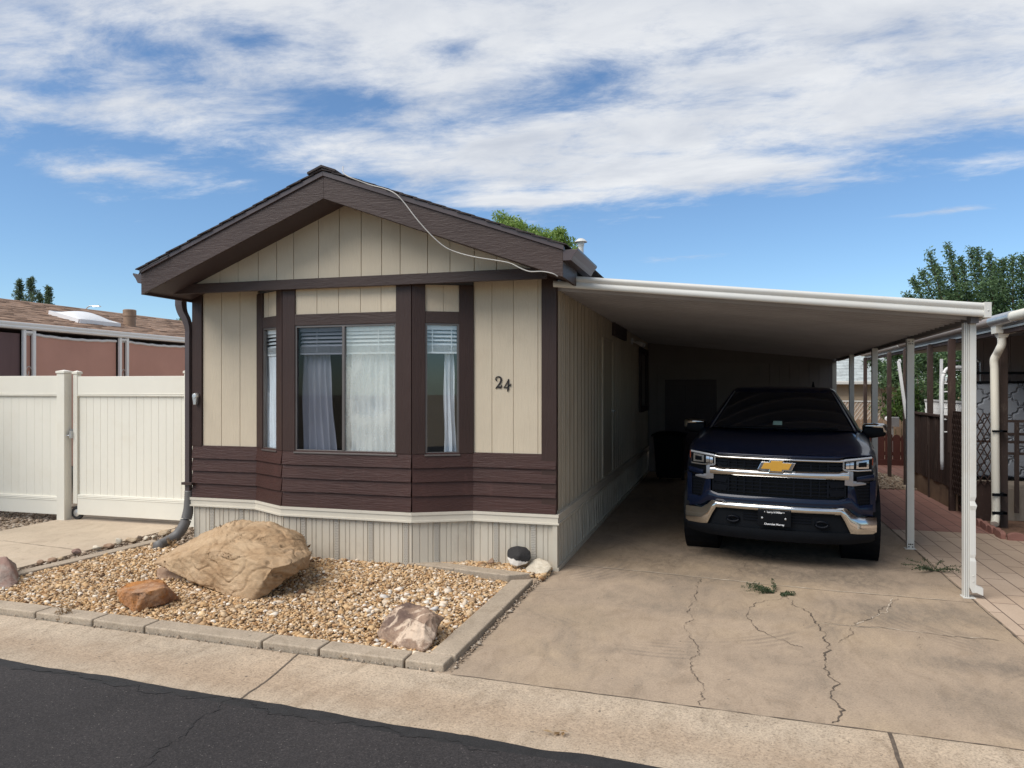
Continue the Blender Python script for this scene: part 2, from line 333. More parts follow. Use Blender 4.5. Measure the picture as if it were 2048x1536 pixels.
def asphalt():
    m, nt, b = NT('asphalt'); g = G(nt); v = g.co((1, 1, 1))
    n1 = g.noise(v, .9, 5, .6, .3); n2 = g.noise(v, 80, 4, .85); n3 = g.noise(v, 45, 3, .6)
    c = g.ramp(n1, [(.3, (.024, .0215, .022)), (.7, (.036, .032, .032))])
    c = g.mix(.8, c, g.ramp(n2, [(.34, (.45, .45, .45)), (.5, (1, 1, 1)), (.66, (2.1, 2.05, 2.0))]), 'MULTIPLY')
    c = g.mix(g.rng(g.noise(v, 90, 2, .5, .0), .70, .73, 0, .7), c, (.22, .20, .18))
    g.l(c, b.inputs['Base Color']); b.inputs['Roughness'].default_value = .85; b.inputs['Specular IOR Level'].default_value = .3
    g.bump(n2, .5, .008, b); return m
M['asphalt'] = asphalt()
M['tar'] = mat('dark_tar_edge', (.015, .014, .0145), .8, 0, (9, .35), bump=(60, .6, .01))
def pavers(name, col, col2, mortar):
    m, nt, b = NT(name); g = G(nt)
    v = g.co((1, 1, 1), (0, 0, R(90)))
    bt = g.n('ShaderNodeTexBrick'); g.l(v, bt.inputs['Vector'])
    bt.inputs['Color1'].default_value = (*col, 1); bt.inputs['Color2'].default_value = (*col2, 1); bt.inputs['Mortar'].default_value = (*mortar, 1)
    bt.inputs['Scale'].default_value = 1; bt.inputs['Mortar Size'].default_value = .006; bt.inputs['Brick Width'].default_value = .62; bt.inputs['Row Height'].default_value = .205
    bt.offset = .5; bt.inputs['Mortar Smooth'].default_value = .1
    n = g.noise(g.co((1, 1, 1)), 1.1, 6, .65, .3); n3 = g.noise(g.co((1, 1, 1)), 110, 3, .7)
    c = g.mix(.8, bt.outputs['Color'], g.ramp(n, [(.3, (.86, .84, .82)), (.7, (1.1, 1.1, 1.1))]), 'MULTIPLY')
    c = g.mix(.4, c, g.ramp(n3, [(.3, (.7, .7, .7)), (.7, (1.2, 1.2, 1.2))]), 'MULTIPLY')
    g.l(c, b.inputs['Base Color']); b.inputs['Roughness'].default_value = .85
    g.bump(g.math('MULTIPLY', bt.outputs['Fac'], -1), .6, .01, b); return m
M['paver_tan'] = pavers('tan_pavers', (.455, .345, .255), (.485, .375, .285), (.16, .11, .085))
M['paver_red'] = pavers('red_pavers', (.27, .135, .105), (.31, .165, .13), (.10, .055, .045))
M['soil_dark'] = mat('dark_bed_soil', (.12, .085, .055), .95, 0, (9, .3))  # darker base than the other soils, for contrast between the stones
M['dirt'] = mat('dry_dirt', (.30, .23, .16), .95, 0, (3, .25), (1, 1, 1), (25, .6, .02))
def sandstone(name, a, b_, c_, scale=5.0, rot=(0, R(28), R(10)), dark=None, top=None):
    m, nt, b = NT(name); g = G(nt)
    v = g.co((1, 1, 2.2), rot)
    n = g.noise(v, scale * .6, 9, .72, .2); fine = g.noise(g.co((1, 1, 4.0), rot), scale * 2.6, 9, .8, .1); sp = g.noise(g.co((1, 1, 1)), 60, 4, .7)
    big = g.noise(g.co((1, 1, 1), loc=(2, 5, 1)), scale * .45, 5, .6, .4)
    c = g.ramp(n, [(.28, a), (.5, b_), (.72, c_)])
    c = g.mix(.48, c, g.ramp(fine, [(.3, (.72, .68, .62)), (.55, (1.03, 1.02, 1)), (.75, (1.16, 1.15, 1.14))]), 'MULTIPLY')
    c = g.mix(.5, c, g.ramp(sp, [(.3, (.72, .70, .68)), (.7, (1.15, 1.15, 1.15))]), 'MULTIPLY')
    if dark: c = g.mix(g.rng(big, .50, .62, 0, dark[1]), c, dark[0])
    if top: c = g.mix(g.rng(g.noise(g.co((1, 1, 1), loc=(7, 1, 3)), scale * .7, 6, .7, .7), .52, .60, 0, top[1]), c, top[0])
    g.l(c, b.inputs['Base Color']); b.inputs['Roughness'].default_value = .9; b.inputs['Specular IOR Level'].default_value = .25
    n1 = g.bump(fine, .55, .03, b); g.bump(sp, .4, .012, b, n1); return m
M['boulder'] = sandstone('layered_tan_sandstone', (.25, .15, .078), (.41, .275, .16), (.52, .38, .25), 4.0, (0, R(-23), R(8)), ((.56, .41, .26), .5))
M['orange_rock'] = sandstone('orange_petrified_rock', (.52, .22, .05), (.38, .17, .065), (.36, .21, .13), 7, (0, R(80), 0), ((.16, .095, .07), .6), ((.55, .40, .28), .3))
M['purple_rock'] = sandstone('purple_and_cream_rock', (.22, .14, .105), (.34, .235, .17), (.48, .36, .27), 8, (0, R(70), R(40)), ((.10, .065, .055), .8), ((.68, .53, .40), .9))
M['left_rock'] = sandstone('grey_and_red_rock', (.22, .17, .15), (.34, .27, .23), (.28, .15, .12), 6, (0, 0, 0), ((.25, .13, .10), .6))
M['white_rock'] = sandstone('cream_rock', (.52, .45, .35), (.62, .55, .44), (.66, .62, .53), 7, (0, R(20), 0), ((.30, .24, .15), .5))
M['small_rock'] = sandstone('tan_rock', (.36, .25, .16), (.48, .37, .25), (.56, .47, .36), 9, (0, R(10), 0))
M['brown_rock'] = sandstone('brown_rock', (.22, .13, .09), (.33, .22, .15), (.40, .29, .21), 9, (0, R(10), 0))
def two_tone():
    m, nt, b = NT('black_and_white_painted_rock'); g = G(nt)
    tc = g.n('ShaderNodeTexCoord'); sp = g.n('ShaderNodeSeparateXYZ'); g.l(tc.outputs['Object'], sp.inputs[0])
    n = g.noise(g.co((1, 1, 1)), 30, 5, .7)
    h = g.math('ADD', sp.outputs[2], g.rng(n, .3, .7, -.012, .012)); h = g.math('ADD', h, g.math('MULTIPLY', sp.outputs[0], .12))
    c = g.mix(g.rng(h, .088, .095, 0, 1), (.62, .58, .52), (.018, .016, .016))
    g.l(c, b.inputs['Base Color']); b.inputs['Roughness'].default_value = .8; g.bump(g.noise(g.co((1, 1, 1)), 50, 4), .7, .01, b); return m
M['two_tone'] = two_tone()
def perforated():
    m, nt, b = NT('perforated_vinyl_vent'); g = G(nt)
    tc = g.n('ShaderNodeTexCoord')
    a = g.n('ShaderNodeMapping'); g.l(tc.outputs['UV'], a.inputs[0]); a.inputs['Scale'].default_value = (1, 1, 1)
    bt = g.n('ShaderNodeTexBrick'); g.l(a.outputs[0], bt.inputs['Vector']); bt.inputs['Scale'].default_value = 1
    bt.inputs['Brick Width'].default_value = .020; bt.inputs['Row Height'].default_value = .018; bt.inputs['Mortar Size'].default_value = .0045
    bt.inputs['Color1'].default_value = (.15, .135, .115, 1); bt.inputs['Color2'].default_value = (.18, .16, .135, 1); bt.inputs['Mortar'].default_value = (.50, .46, .39, 1)
    g.l(bt.outputs['Color'], b.inputs['Base Color']); b.inputs['Roughness'].default_value = .5
    g.bump(bt.outputs['Fac'], .6, .006, b); return m
M['vent'] = perforated()
def quilt():
    m, nt, b = NT('grey_quilted_fabric'); g = G(nt)
    v = g.co((1, 1, 1)); sx = g.n('ShaderNodeSeparateXYZ'); g.l(v, sx.inputs[0])
    def wave(p, q, ph, wob):
        d = g.math('ADD', g.math('MULTIPLY', sx.outputs[0], p), g.math('MULTIPLY', sx.outputs[2], q))
        w = g.math('MULTIPLY', g.math('SINE', g.math('MULTIPLY', g.math('SUBTRACT', g.math('MULTIPLY', sx.outputs[0], q), g.math('MULTIPLY', sx.outputs[2], p)), 57)), wob)
        return g.math('ABSOLUTE', g.math('SINE', g.math('MULTIPLY', g.math('ADD', d, w), 3.1416 / .22)))
    h = g.math('MINIMUM', wave(.72, .69, 0, .012), wave(.72, -.69, 0, .012))
    c = g.ramp(g.rng(h, 0, .16, 0, 1), [(0, (.15, .16, .185)), (.4, (.20, .212, .24)), (1, (.235, .25, .28))])
    g.l(c, b.inputs['Base Color']); b.inputs['Roughness'].default_value = .8
    g.bump(g.rng(h, 0, .35, 0, 1), .8, .03, b); return m
M['quilt'] = quilt()

# ------------------------------------------------------------------ mesh helpers
ORG = {}
class MB:
    def __init__(s): s.v = []; s.f = []; s.m = []; s.uv = None
    def add(s, vs, fs, m=0):
        o = len(s.v); s.v += [tuple(p) for p in vs]
        for f in fs: s.f.append(tuple(i + o for i in f)); s.m.append(m)
    def box(s, x0, x1, y0, y1, z0, z1, m=0):
        s.add([(x0, y0, z0), (x1, y0, z0), (x1, y1, z0), (x0, y1, z0), (x0, y0, z1), (x1, y0, z1), (x1, y1, z1), (x0, y1, z1)],
              [(0, 3, 2, 1), (4, 5, 6, 7), (0, 1, 5, 4), (1, 2, 6, 5), (2, 3, 7, 6), (3, 0, 4, 7)], m)
    def hexa(s, p, m=0):      # p: 4 bottom + 4 top
        s.add(p, [(0, 3, 2, 1), (4, 5, 6, 7), (0, 1, 5, 4), (1, 2, 6, 5), (2, 3, 7, 6), (3, 0, 4, 7)], m)
    def prism(s, poly, vec, m=0):   # planar polygon (3d points) swept by vec
        n = len(poly); vec = Vector(vec); a = [Vector(p) for p in poly]; b = [p + vec for p in a]
        s.add(a + b, [tuple(range(n))[::-1], tuple(range(n, 2 * n))] + [(i, (i + 1) % n, n + (i + 1) % n, n + i) for i in range(n)], m)
    def tube(s, path, r, n=8, m=0, caps=True, sq=(1, 1), up=(0, 0, 1)):
        path = [Vector(p) for p in path]; rings = []
        rr = r if isinstance(r, (list, tuple)) else [r] * len(path)
        for i, p in enumerate(path):
            t = (path[min(i + 1, len(path) - 1)] - path[max(i - 1, 0)]).normalized()
            u = Vector(up)
            if abs(t.dot(u)) > .95: u = Vector((1, 0, 0)) if abs(t.x) < .9 else Vector((0, 1, 0))
            a = t.cross(u).normalized(); b = a.cross(t).normalized()
            rings.append([p + a * math.cos(k * 2 * math.pi / n + math.pi / n) * rr[i] * sq[0] + b * math.sin(k * 2 * math.pi / n + math.pi / n) * rr[i] * sq[1] for k in range(n)])
        s.loft(rings, m, caps)
    def loft(s, rings, m=0, caps=True, closed=True):
        n = len(rings[0]); vs = [p for r in rings for p in r]; fs = []
        for i in range(len(rings) - 1):
            for k in range(n if closed else n - 1):
                k2 = (k + 1) % n; fs.append((i * n + k, i * n + k2, (i + 1) * n + k2, (i + 1) * n + k))
        if caps: fs.append(tuple(range(n))[::-1]); fs.append(tuple((len(rings) - 1) * n + k for k in range(n)))
        s.add(vs, fs, m)
    def lathe(s, c, prof, n=24, axis='z', m=0):
        rings = []
        for (r, h) in prof:
            ring = []
            for k in range(n):
                a = 2 * math.pi * k / n; p, q = r * math.cos(a), r * math.sin(a)
                ring.append((c[0] + p, c[1] + q, c[2] + h) if axis == 'z' else (c[0] + h, c[1] + p, c[2] + q) if axis == 'x' else (c[0] + p, c[1] + h, c[2] + q))
            rings.append(ring)
        s.loft(rings, m)
    def bar(s, a, b, w, h, m=0, up=(0, 0, 1)):
        a, b = Vector(a), Vector(b); t = (b - a).normalized(); u = Vector(up)
        if abs(t.dot(u)) > .98: u = Vector((0, 1, 0))
        x = t.cross(u).normalized() * w / 2; y = x.cross(t).normalized() * h / 2
        s.hexa([a - x - y, a + x - y, b + x - y, b - x - y, a - x + y, a + x + y, b + x + y, b - x + y], m)
    def grid(s, fn, nu, nv, m=0):
        vs = [fn(i / nu, j / nv) for j in range(nv + 1) for i in range(nu + 1)]
        s.add(vs, [(j * (nu + 1) + i, j * (nu + 1) + i + 1, (j + 1) * (nu + 1) + i + 1, (j + 1) * (nu + 1) + i) for j in range(nv) for i in range(nu)], m)
def mesh_obj(name, mb, mats, parent=None, origin=(0, 0, 0), bevel=0, smooth=False, seg=2, fix=True):
    me = bpy.data.meshes.new(name)
    o0 = ORG[parent] if parent is not None else origin
    if o0 is None: vs = mb.v
    else: vs = [(p[0] - o0[0], p[1] - o0[1], p[2] - o0[2]) for p in mb.v]
    me.from_pydata(vs, [], mb.f)
    if not isinstance(mats, (list, tuple)): mats = [mats]
    for m in mats: me.materials.append(M[m] if isinstance(m, str) else m)
    me.polygons.foreach_set('material_index', mb.m)
    if smooth: me.polygons.foreach_set('use_smooth', [True] * len(me.polygons))
    if fix:
        bm = bmesh.new(); bm.from_mesh(me); bmesh.ops.recalc_face_normals(bm, faces=bm.faces); bm.to_mesh(me); bm.free()
    me.update()
    ob = bpy.data.objects.new(name, me); COL.objects.link(ob)
    if parent is not None: ob.parent = parent; ORG[ob] = ORG[parent]
    else: ob.location = origin; ORG[ob] = origin
    if bevel:
        bv = ob.modifiers.new('bevel', 'BEVEL'); bv.width = bevel; bv.segments = seg; bv.limit_method = 'ANGLE'; bv.angle_limit = R(40)
    return ob
def smooth_angle(ob, ang=40):
    me = ob.data; me.polygons.foreach_set('use_smooth', [True] * len(me.polygons))
    bm = bmesh.new(); bm.from_mesh(me)
    for e in bm.edges:
        if len(e.link_faces) == 2 and e.calc_face_angle(0) > R(ang): e.smooth = False
    bm.to_mesh(me); bm.free(); return ob
def tag(o, label=None, cat=None, group=None, kind=None):
    if label: o['label'] = label
    if cat: o['category'] = cat
    if group: o['group'] = group
    if kind: o['kind'] = kind
    return o
def thing(name, label, cat, loc, group=None, rot=(0, 0, 0), local=False):
    o = bpy.data.objects.new(name, None); COL.objects.link(o); o.location = loc; o.rotation_euler = rot
    o.empty_display_size = .2
    ORG[o] = None if local else tuple(loc)
    return tag(o, label, cat, group)
def solo(name, mb, mats, label, cat, origin, group=None, **k):
    return tag(mesh_obj(name, mb, mats, None, origin, **k), label, cat, group)
def struct(name, mb, mats, **k):
    return tag(mesh_obj(name, mb, mats, **k), kind='structure')
def spline(pts, n=8):
    """Catmull-Rom through pts"""
    P = [Vector(p) for p in pts]; P = [P[0] * 2 - P[1]] + P + [P[-1] * 2 - P[-2]]; out = []
    for i in range(1, len(P) - 2):
        for k in range(n):
            t = k / n; a, b, c, d = P[i - 1], P[i], P[i + 1], P[i + 2]
            out.append(.5 * ((2 * b) + (c - a) * t + (2 * a - 5 * b + 4 * c - d) * t * t + (3 * b - a - 3 * c + d) * t ** 3))
    out.append(P[-2]); return out
def np_obj(name, V, F, mats, origin=(0, 0, 0), parent=None, smooth=False, nside=3, uv=None):
    me = bpy.data.meshes.new(name)
    o0 = ORG[parent] if parent is not None else origin
    V = np.asarray(V, dtype=np.float32) - np.asarray(o0, dtype=np.float32)
    F = np.asarray(F, dtype=np.int32)
    me.vertices.add(len(V)); me.vertices.foreach_set('co', V.ravel())
    me.loops.add(F.size); me.loops.foreach_set('vertex_index', F.ravel())
    me.polygons.add(len(F)); me.polygons.foreach_set('loop_start', np.arange(0, F.size, nside, dtype=np.int32)); me.polygons.foreach_set('loop_total', np.full(len(F), nside, dtype=np.int32))
    if smooth: me.polygons.foreach_set('use_smooth', np.ones(len(F), dtype=bool))
    for m in ([mats] if not isinstance(mats, list) else mats): me.materials.append(M[m])
    me.update(calc_edges=True); me.validate()
    ob = bpy.data.objects.new(name, me); COL.objects.link(ob)
    if parent is not None: ob.parent = parent; ORG[ob] = ORG[parent]
    else: ob.location = origin; ORG[ob] = origin
    return ob

# ------------------------------------------------------------------ survey of the site: sight lines from the photo to ground or wall points
FW = (-math.sin(YAW), math.cos(YAW)); RT = (math.cos(YAW), math.sin(YAW))
def ray(u, v):
    a = (u - 1024) / 1477; b = (776 - v) / 1477
    return (FW[0] + a * RT[0], FW[1] + a * RT[1], b)
def gp(u, v, z=0.0):
    d = ray(u, v); t = (z - CAM_H) / d[2]; return Vector((d[0] * t, d[1] * t, z))
def at_y(u, v, Y):
    d = ray(u, v); t = Y / d[1]; return Vector((d[0] * t, Y, CAM_H + d[2] * t))
def at_x(u, v, X):
    d = ray(u, v); t = X / d[0]; return Vector((X, d[1] * t, CAM_H + d[2] * t))

# ------------------------------------------------------------------ ground, street, slabs
b = MB(); b.box(-320, 320, -160, 480, -.5, -.06); struct('ground', b, 'dirt')
def apron_top(x): return 4.565 - .040 * (x + 1)
def asphalt_edge(x): return 3.80 - .050 * (x + 1)
b = MB(); N = 700; xs = [-22 + 34 * i / N for i in range(N + 1)]
def rag(x, s, a): return a * (mnoise.fractal(Vector((x * s, 3.3, 0)), 1, 2, 4))
top = [(x, asphalt_edge(x) + rag(x, 2.5, .022), -.006) for x in xs]; mid = [(x, asphalt_edge(x) - .10 + rag(x + 40, 2.0, .035), -.004) for x in xs]
low = [(x, asphalt_edge(x) + rag(x, 2.5, .022), -.05) for x in xs]
b.add(low + top + mid, [(i, i + 1, N + 2 + i, N + 1 + i) for i in range(N)] + [(N + 1 + i, N + 2 + i, 2 * N + 3 + i, 2 * N + 2 + i) for i in range(N)], 1)
far = [(x, -6.5, -.004) for x in xs]
b.add(mid + far, [(i, i + 1, N + 2 + i, N + 1 + i) for i in range(N)], 0)
b.add([(-60, -6.5, -.004), (-22, -6.5, -.004), (-22, asphalt_edge(-22), -.004), (-60, asphalt_edge(-60), -.004)], [(0, 1, 2, 3)], 0)
b.add([(12, -6.5, -.004), (60, -6.5, -.004), (60, asphalt_edge(60), -.004), (12, asphalt_edge(12), -.004)], [(0, 1, 2, 3)], 0)
def crack(mb, pts, w, z, m, jit=.012, step=.03, seed=1, grit=None):
    """a ragged dark fissure laid as a thin ribbon"""
    rr = random.Random(seed); P = []
    for a, c in zip(pts, pts[1:]):
        a, c = Vector((*a, 0)), Vector((*c, 0)); n = max(2, int((c - a).length / step))
        P += [a.lerp(c, i / n) for i in range(n)]
    P.append(Vector((*pts[-1], 0))); L = []; Rr = []; off = 0
    for i, p in enumerate(P):
        t = (P[min(i + 1, len(P) - 1)] - P[max(0, i - 1)]).normalized(); nrm = Vector((-t.y, t.x, 0))
        off = jit * (2.2 * mnoise.fractal(Vector((p.x * 5 + seed, p.y * 5, seed * .7)), .8, 2.2, 5) + rr.uniform(-.35, .35)); ww = w * max(.12, .55 + .9 * mnoise.noise(Vector((p.x * 9, p.y * 9, seed)))) * (.3 if i in (0, len(P) - 1) else 1)
        q = p + nrm * off; L.append((*(q + nrm * ww).xy, z)); Rr.append((*(q - nrm * ww).xy, z))
    n = len(P); mb.add(L + Rr, [(i, n + i, n + i + 1, i + 1) for i in range(n - 1)], m)
crack(b, [gp(472, 1394).xy, gp(435, 1425).xy, gp(380, 1455).xy, gp(335, 1490).xy, gp(290, 1530).xy, gp(265, 1560).xy], .006, -.001, 1, .035, .02, 5)
crack(b, [gp(25, 1335).xy, gp(110, 1342).xy, gp(200, 1362).xy, gp(330, 1388).xy, gp(470, 1398).xy], .012, -.001, 1, .03, .02, 6)
crack(b, [gp(470, 1398).xy, gp(640, 1440).xy, gp(840, 1470).xy, gp(1000, 1500).xy], .006, -.001, 1, .03, .02, 8)
struct('street', b, ['asphalt', 'tar'], fix=False)

b = MB(); prof = [(0, 0.0), (.12, -.004), (.35, -.016), (.62, -.022), (.85, -.014), (1.0, -.010), (1.25, -.03)]
xs2 = [-30 + 50 * i / 120 for i in range(121)]
for (t0, z0), (t1, z1) in zip(prof, prof[1:]):
    def pt(x, t, z): a, c = apron_top(x), asphalt_edge(x); return (x, a + (c - a) * t, z)
    b.add([pt(x, t0, z0) for x in xs2] + [pt(x, t1, z1) for x in xs2], [(i, i + 1, 122 + i, 121 + i) for i in range(120)], 0)
def dip(pts):      # ribbon that follows the dished gutter
    for i in range(len(pts) - 1): pass
def joint(x, curve, w, seed):
    P = []
    for k in range(25):
        t = k / 24; y = apron_top(x) + (asphalt_edge(x) - apron_top(x)) * t
        z = np.interp(t, [p[0] for p in prof], [p[1] for p in prof]) + .003
        P.append((x + curve * t + rag(t * 3 + seed, 3, .006), y, z))
    n = len(P); b.add([(p[0] - w, p[1], p[2]) for p in P] + [(p[0] + w, p[1], p[2]) for p in P], [(i, n + i, n + i + 1, i + 1) for i in range(n - 1)], 1)
joint(-2.93, .07, .006, 1); joint(.87, -.03, .011, 2); joint(-6.3, .05, .006, 3)
crack(b, [(x, apron_top(x) - .003) for x in np.linspace(-1.75, 6, 40)], .006, .0035, 1, .003, .05, 9)
struct('gutter_apron', b, ['apron', 'crack'], fix=False)

# driveway slab with its joints and cracks
b = MB(); b.box(-1.86, 2.145, 4.5, 17.2, -.2, 0.0)
b.v = [(x, apron_top(x) if abs(y - 4.5) < 1e-6 else y, z) for x, y, z in b.v]
crack(b, [(-1.72, 7.80), (-.74, 7.701), (.859, 7.477), (2.13, 7.40)], .004, .003, 1, .004, .05, 2)
crack(b, [(-1.72, 7.81), (-.74, 7.710), (.859, 7.484), (1.9, 7.42)], .009, .004, 2, .006, .05, 3)
crack(b, [(-1.7, 10.9), (2.13, 10.75)], .006, .003, 1, .003, .05, 4)
CR = [([(-.249, 7.594), (-.265, 6.979), (-.274, 6.574), (-.26, 6.33), (-.288, 6.144), (-.258, 5.814), (-.187, 5.499), (-.235, 5.157), (-.197, 5.031), (-.138, 4.756), (-.137, 4.545)], .006),
      ([(.545, 7.128), (.696, 6.564), (.714, 6.216), (.71, 5.887), (.707, 5.725), (.652, 5.46), (.713, 5.164), (.65, 5.023), (.635, 4.864), (.641, 4.72), (.615, 4.515)], .009),
      ([(.479, 7.109), (.208, 6.713), (.147, 6.406), (.282, 6.091), (.433, 5.897), (.544, 5.774)], .005),
      ([(1.474, 7.363), (1.281, 6.874), (1.001, 6.451)], .006), ([(.726, 6.424), (.959, 6.412), (1.217, 6.436), (1.453, 6.38), (1.988, 6.357)], .005),
      ([(.199, 8.426), (.098, 7.837), (.024, 7.653)], .004), ([(.953, 6.372), (.946, 6.209), (.789, 5.966)], .004), ([(1.445, 6.27), (1.345, 5.962)], .003)]
for i, (pts, w) in enumerate(CR):
    if i in (3, 4): crack(b, pts, w * 1.3, .003, 2, .02, .03, 40 + i)
    crack(b, pts, w * .75, .0045, 1, .024, .018, 20 + i)
crack(b, [(2.130, 4.5), (2.132, 17)], .010, .003, 1, .004, .08, 77)
struct('driveway', b, ['driveway', 'crack', 'grit'], fix=False)

b = MB(); b.box(-9.2, -7.13, 4.72, 8.62, -.2, .012); b.box(-9.2, -7.13, 8.63, 22, -.2, .012)
b.v = [(x, apron_top(x) + .02 if abs(y - 4.72) < 1e-6 else y, z) for x, y, z in b.v]
crack(b, [(-9.2, 7.10), (-7.13, 6.85)], .006, .016, 1, .002, .06, 2)
crack(b, [(-9.2, 8.625), (-7.13, 8.625)], .008, .016, 1, .002, .06, 3)
struct('walkway', b, ['walk', 'crack'])
b = MB(); b.box(2.15, 6.5, 4.45, 10.94, -.2, .004, 0); b.box(2.15, 7.5, 10.95, 15.35, -.2, .004, 1); b.box(2.7, 5.5, 15.36, 22, -.2, .002, 1)
b.v = [(x, apron_top(x) if abs(y - 4.45) < 1e-6 else y, z) for x, y, z in b.v]
struct('patio_paving', b, ['paver_tan', 'paver_red'])

# ------------------------------------------------------------------ concrete kerb round the gravel bed
KH = .052
def kerb_run(mb, inner, outer, cuts, KH=KH):
    """blocks between two polylines given as 2d lerp lines; cuts are parameters"""
    for a, c in zip(cuts, cuts[1:]):
        g = .0012
        i0, i1 = inner(a + g), inner(c - g); o0, o1 = outer(a + g), outer(c - g)
        mb.hexa([(*o0, -.03), (*o1, -.03), (*i1, -.03), (*i0, -.03), (*o0, KH), (*o1, KH), (*i1, KH), (*i0, KH)])
def line2(p, q): return lambda t: (p[0] + (q[0] - p[0]) * t, p[1] + (q[1] - p[1]) * t)
b = MB()
X0, X1 = -7.6, -1.80
def f_out(x): return 4.618 - .040 * (x + 1.87)
jx = [at for at in (-7.6, -6.72)]
def on_front(u):        # where the sight line meets the kerb's front foot
    lo, hi = -7.6, -1.7
    d = ray(u, 1200); k = d[1] / d[0]
    return (4.618 - .040 * 1.87) / (k + .040)
jx = [-7.6, -6.9] + [on_front(u) for u in (70, 184.5, 288, 523, 637, 808)] + [-1.80]
T = [(x - X0) / (X1 - X0) for x in jx]
kerb_run(b, lambda t: (X0 + (X1 - X0) * t, f_out(X0 + (X1 - X0) * t) + .175), lambda t: (X0 + (X1 - X0) * t, f_out(X0 + (X1 - X0) * t)), T)
kerb_run(b, line2((-1.985, 4.80), (-1.985, 6.93)), line2((-1.79, 4.80), (-1.785, 7.02)), [0, .50, .96])
bi = [gp(625.6, 1110.5, KH).xy, gp(829, 1126, KH).xy, gp(1022, 1150, KH).xy]; bo = [gp(629.5, 1103, KH).xy, gp(848, 1119, KH).xy, gp(1071, 1146, KH).xy]
kerb_run(b, line2(bi[0], bi[1]), line2(bo[0], bo[1]), [-.35, .45, 1.0]); kerb_run(b, line2(bi[1], bi[2]), line2(bo[1], bo[2]), [0.0, .42, .97], KH - .004)
li = [gp(31, 1150, KH).xy, gp(301, 1086, KH).xy]; lo_ = [li[0] + Vector((-.15, .02)), li[1] + Vector((-.15, .05))]
kerb_run(b, line2(li[0], li[1]), line2(lo_[0], lo_[1]), [-.45, .28, .62, 1.08])
ob = struct('kerb', b, 'kerb', bevel=.012, seg=3)

# ------------------------------------------------------------------ gravel: many small stones, one sheet of ground cover each bed
ICO_V = None
def ico():
    bm = bmesh.new(); bmesh.ops.create_icosphere(bm, subdivisions=1, radius=1)
    v = np.array([x.co[:] for x in bm.verts]); f = np.array([[q.index for q in p.verts] for p in bm.faces]); bm.free(); return v, f
IV, IF = ico()
def inside(P, poly):
    x, y = P[:, 0], P[:, 1]; r = np.zeros(len(P), bool); n = len(poly)
    for i in range(n):
        (x1, y1), (x2, y2) = poly[i], poly[(i + 1) % n]
        c = ((y1 > y) != (y2 > y)) & (x < (x2 - x1) * (y - y1) / (y2 - y1 + 1e-12) + x1); r ^= c
    return r
def gravel(name, poly, n, size, z0, zvar, m, base_mat, big=.03, label=None):
    poly = [tuple(p) for p in poly]
    A = np.array(poly); lo, hi = A.min(0), A.max(0)
    P = rng.uniform(lo, hi, (n * 4, 2)); P = P[inside(P, poly)][:n]; n = len(P)
    a = np.clip(rng.lognormal(math.log(size), .32, n), size * .45, size * 2.2)
    k = rng.random(n) < big; a[k] *= rng.uniform(1.4, 2.1, k.sum())
    S = np.stack([a, a * rng.uniform(.55, .95, n), a * rng.uniform(.30, .62, n)], 1)
    V = IV[None] * (1 + rng.uniform(-.32, .25, (n, len(IV), 1)))
    V = np.sign(V) * np.abs(V) ** .65                      # squarer, chipped stones
    V = V * S[:, None, :]
    yaw = rng.uniform(0, 6.283, n); t1 = rng.normal(0, .35, n); t2 = rng.normal(0, .35, n)
    def rot(V, i, j, ang):
        c, s = np.cos(ang)[:, None], np.sin(ang)[:, None]; p, q = V[:, :, i] * c - V[:, :, j] * s, V[:, :, i] * s + V[:, :, j] * c
        V = V.copy(); V[:, :, i] = p; V[:, :, j] = q; return V
    V = rot(V, 1, 2, t1); V = rot(V, 0, 2, t2); V = rot(V, 0, 1, yaw)
    mound = np.array([mnoise.noise(Vector((p[0] * .9, p[1] * .9, 2))) * zvar for p in P])
    V[:, :, 0] += P[:, 0:1]; V[:, :, 1] += P[:, 1:2]; V[:, :, 2] += (z0 + mound + rng.uniform(-.010, .014, n))[:, None]
    F = (IF[None] + (np.arange(n) * len(IV))[:, None, None]).reshape(-1, 3)
    o = np_obj(name, V.reshape(-1, 3), F, m, (0, 0, 0))
    tag(o, label, None, None, 'stuff'); return o
bed = [(-7.4, 5.02), (-1.98, 4.80), (-1.98, 6.80), tuple(bi[1]), tuple(bi[0]), (-5.3, 7.32), tuple(li[1]), tuple(li[0]), (-7.0, 5.1)]
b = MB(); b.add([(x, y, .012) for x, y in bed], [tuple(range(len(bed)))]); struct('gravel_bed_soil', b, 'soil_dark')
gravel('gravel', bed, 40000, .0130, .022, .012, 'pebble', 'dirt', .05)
gravel('gravel', [(-3.1, 5.5), (-2.2, 5.3), (-2.1, 6.3), (-2.9, 6.5)], 110, .023, .030, .008, 'pebble_pale', 'dirt', .1)
gravel('gravel', bed, 260, .019, .028, .01, 'pebble_pale', 'dirt', .05)
strip = [tuple(bo[0]), (bo[0][0], 7.3), (-3.1, 7.3), (-2.6, 7.6), (-1.72, 7.55), (-1.72, 7.0), tuple(bo[2]), tuple(bo[1])]
b = MB(); b.add([(x, y, .012) for x, y in strip], [tuple(range(len(strip)))]); struct('gravel_strip_soil', b, 'dirt')
gravel('gravel', strip, 2600, .0165, .022, .012, 'pebble', 'dirt', .04)
gravel('gravel', [(-13, 6.2), (-9.22, 6.2), (-9.22, 9.6), (-13, 9.6)], 9000, .022, -.03, .015, 'pebble_dark', 'dirt', .08)
b = MB(); b.box(-13, -9.21, 5, 12, -.2, -.035); struct('side_yard_soil', b, 'dirt')
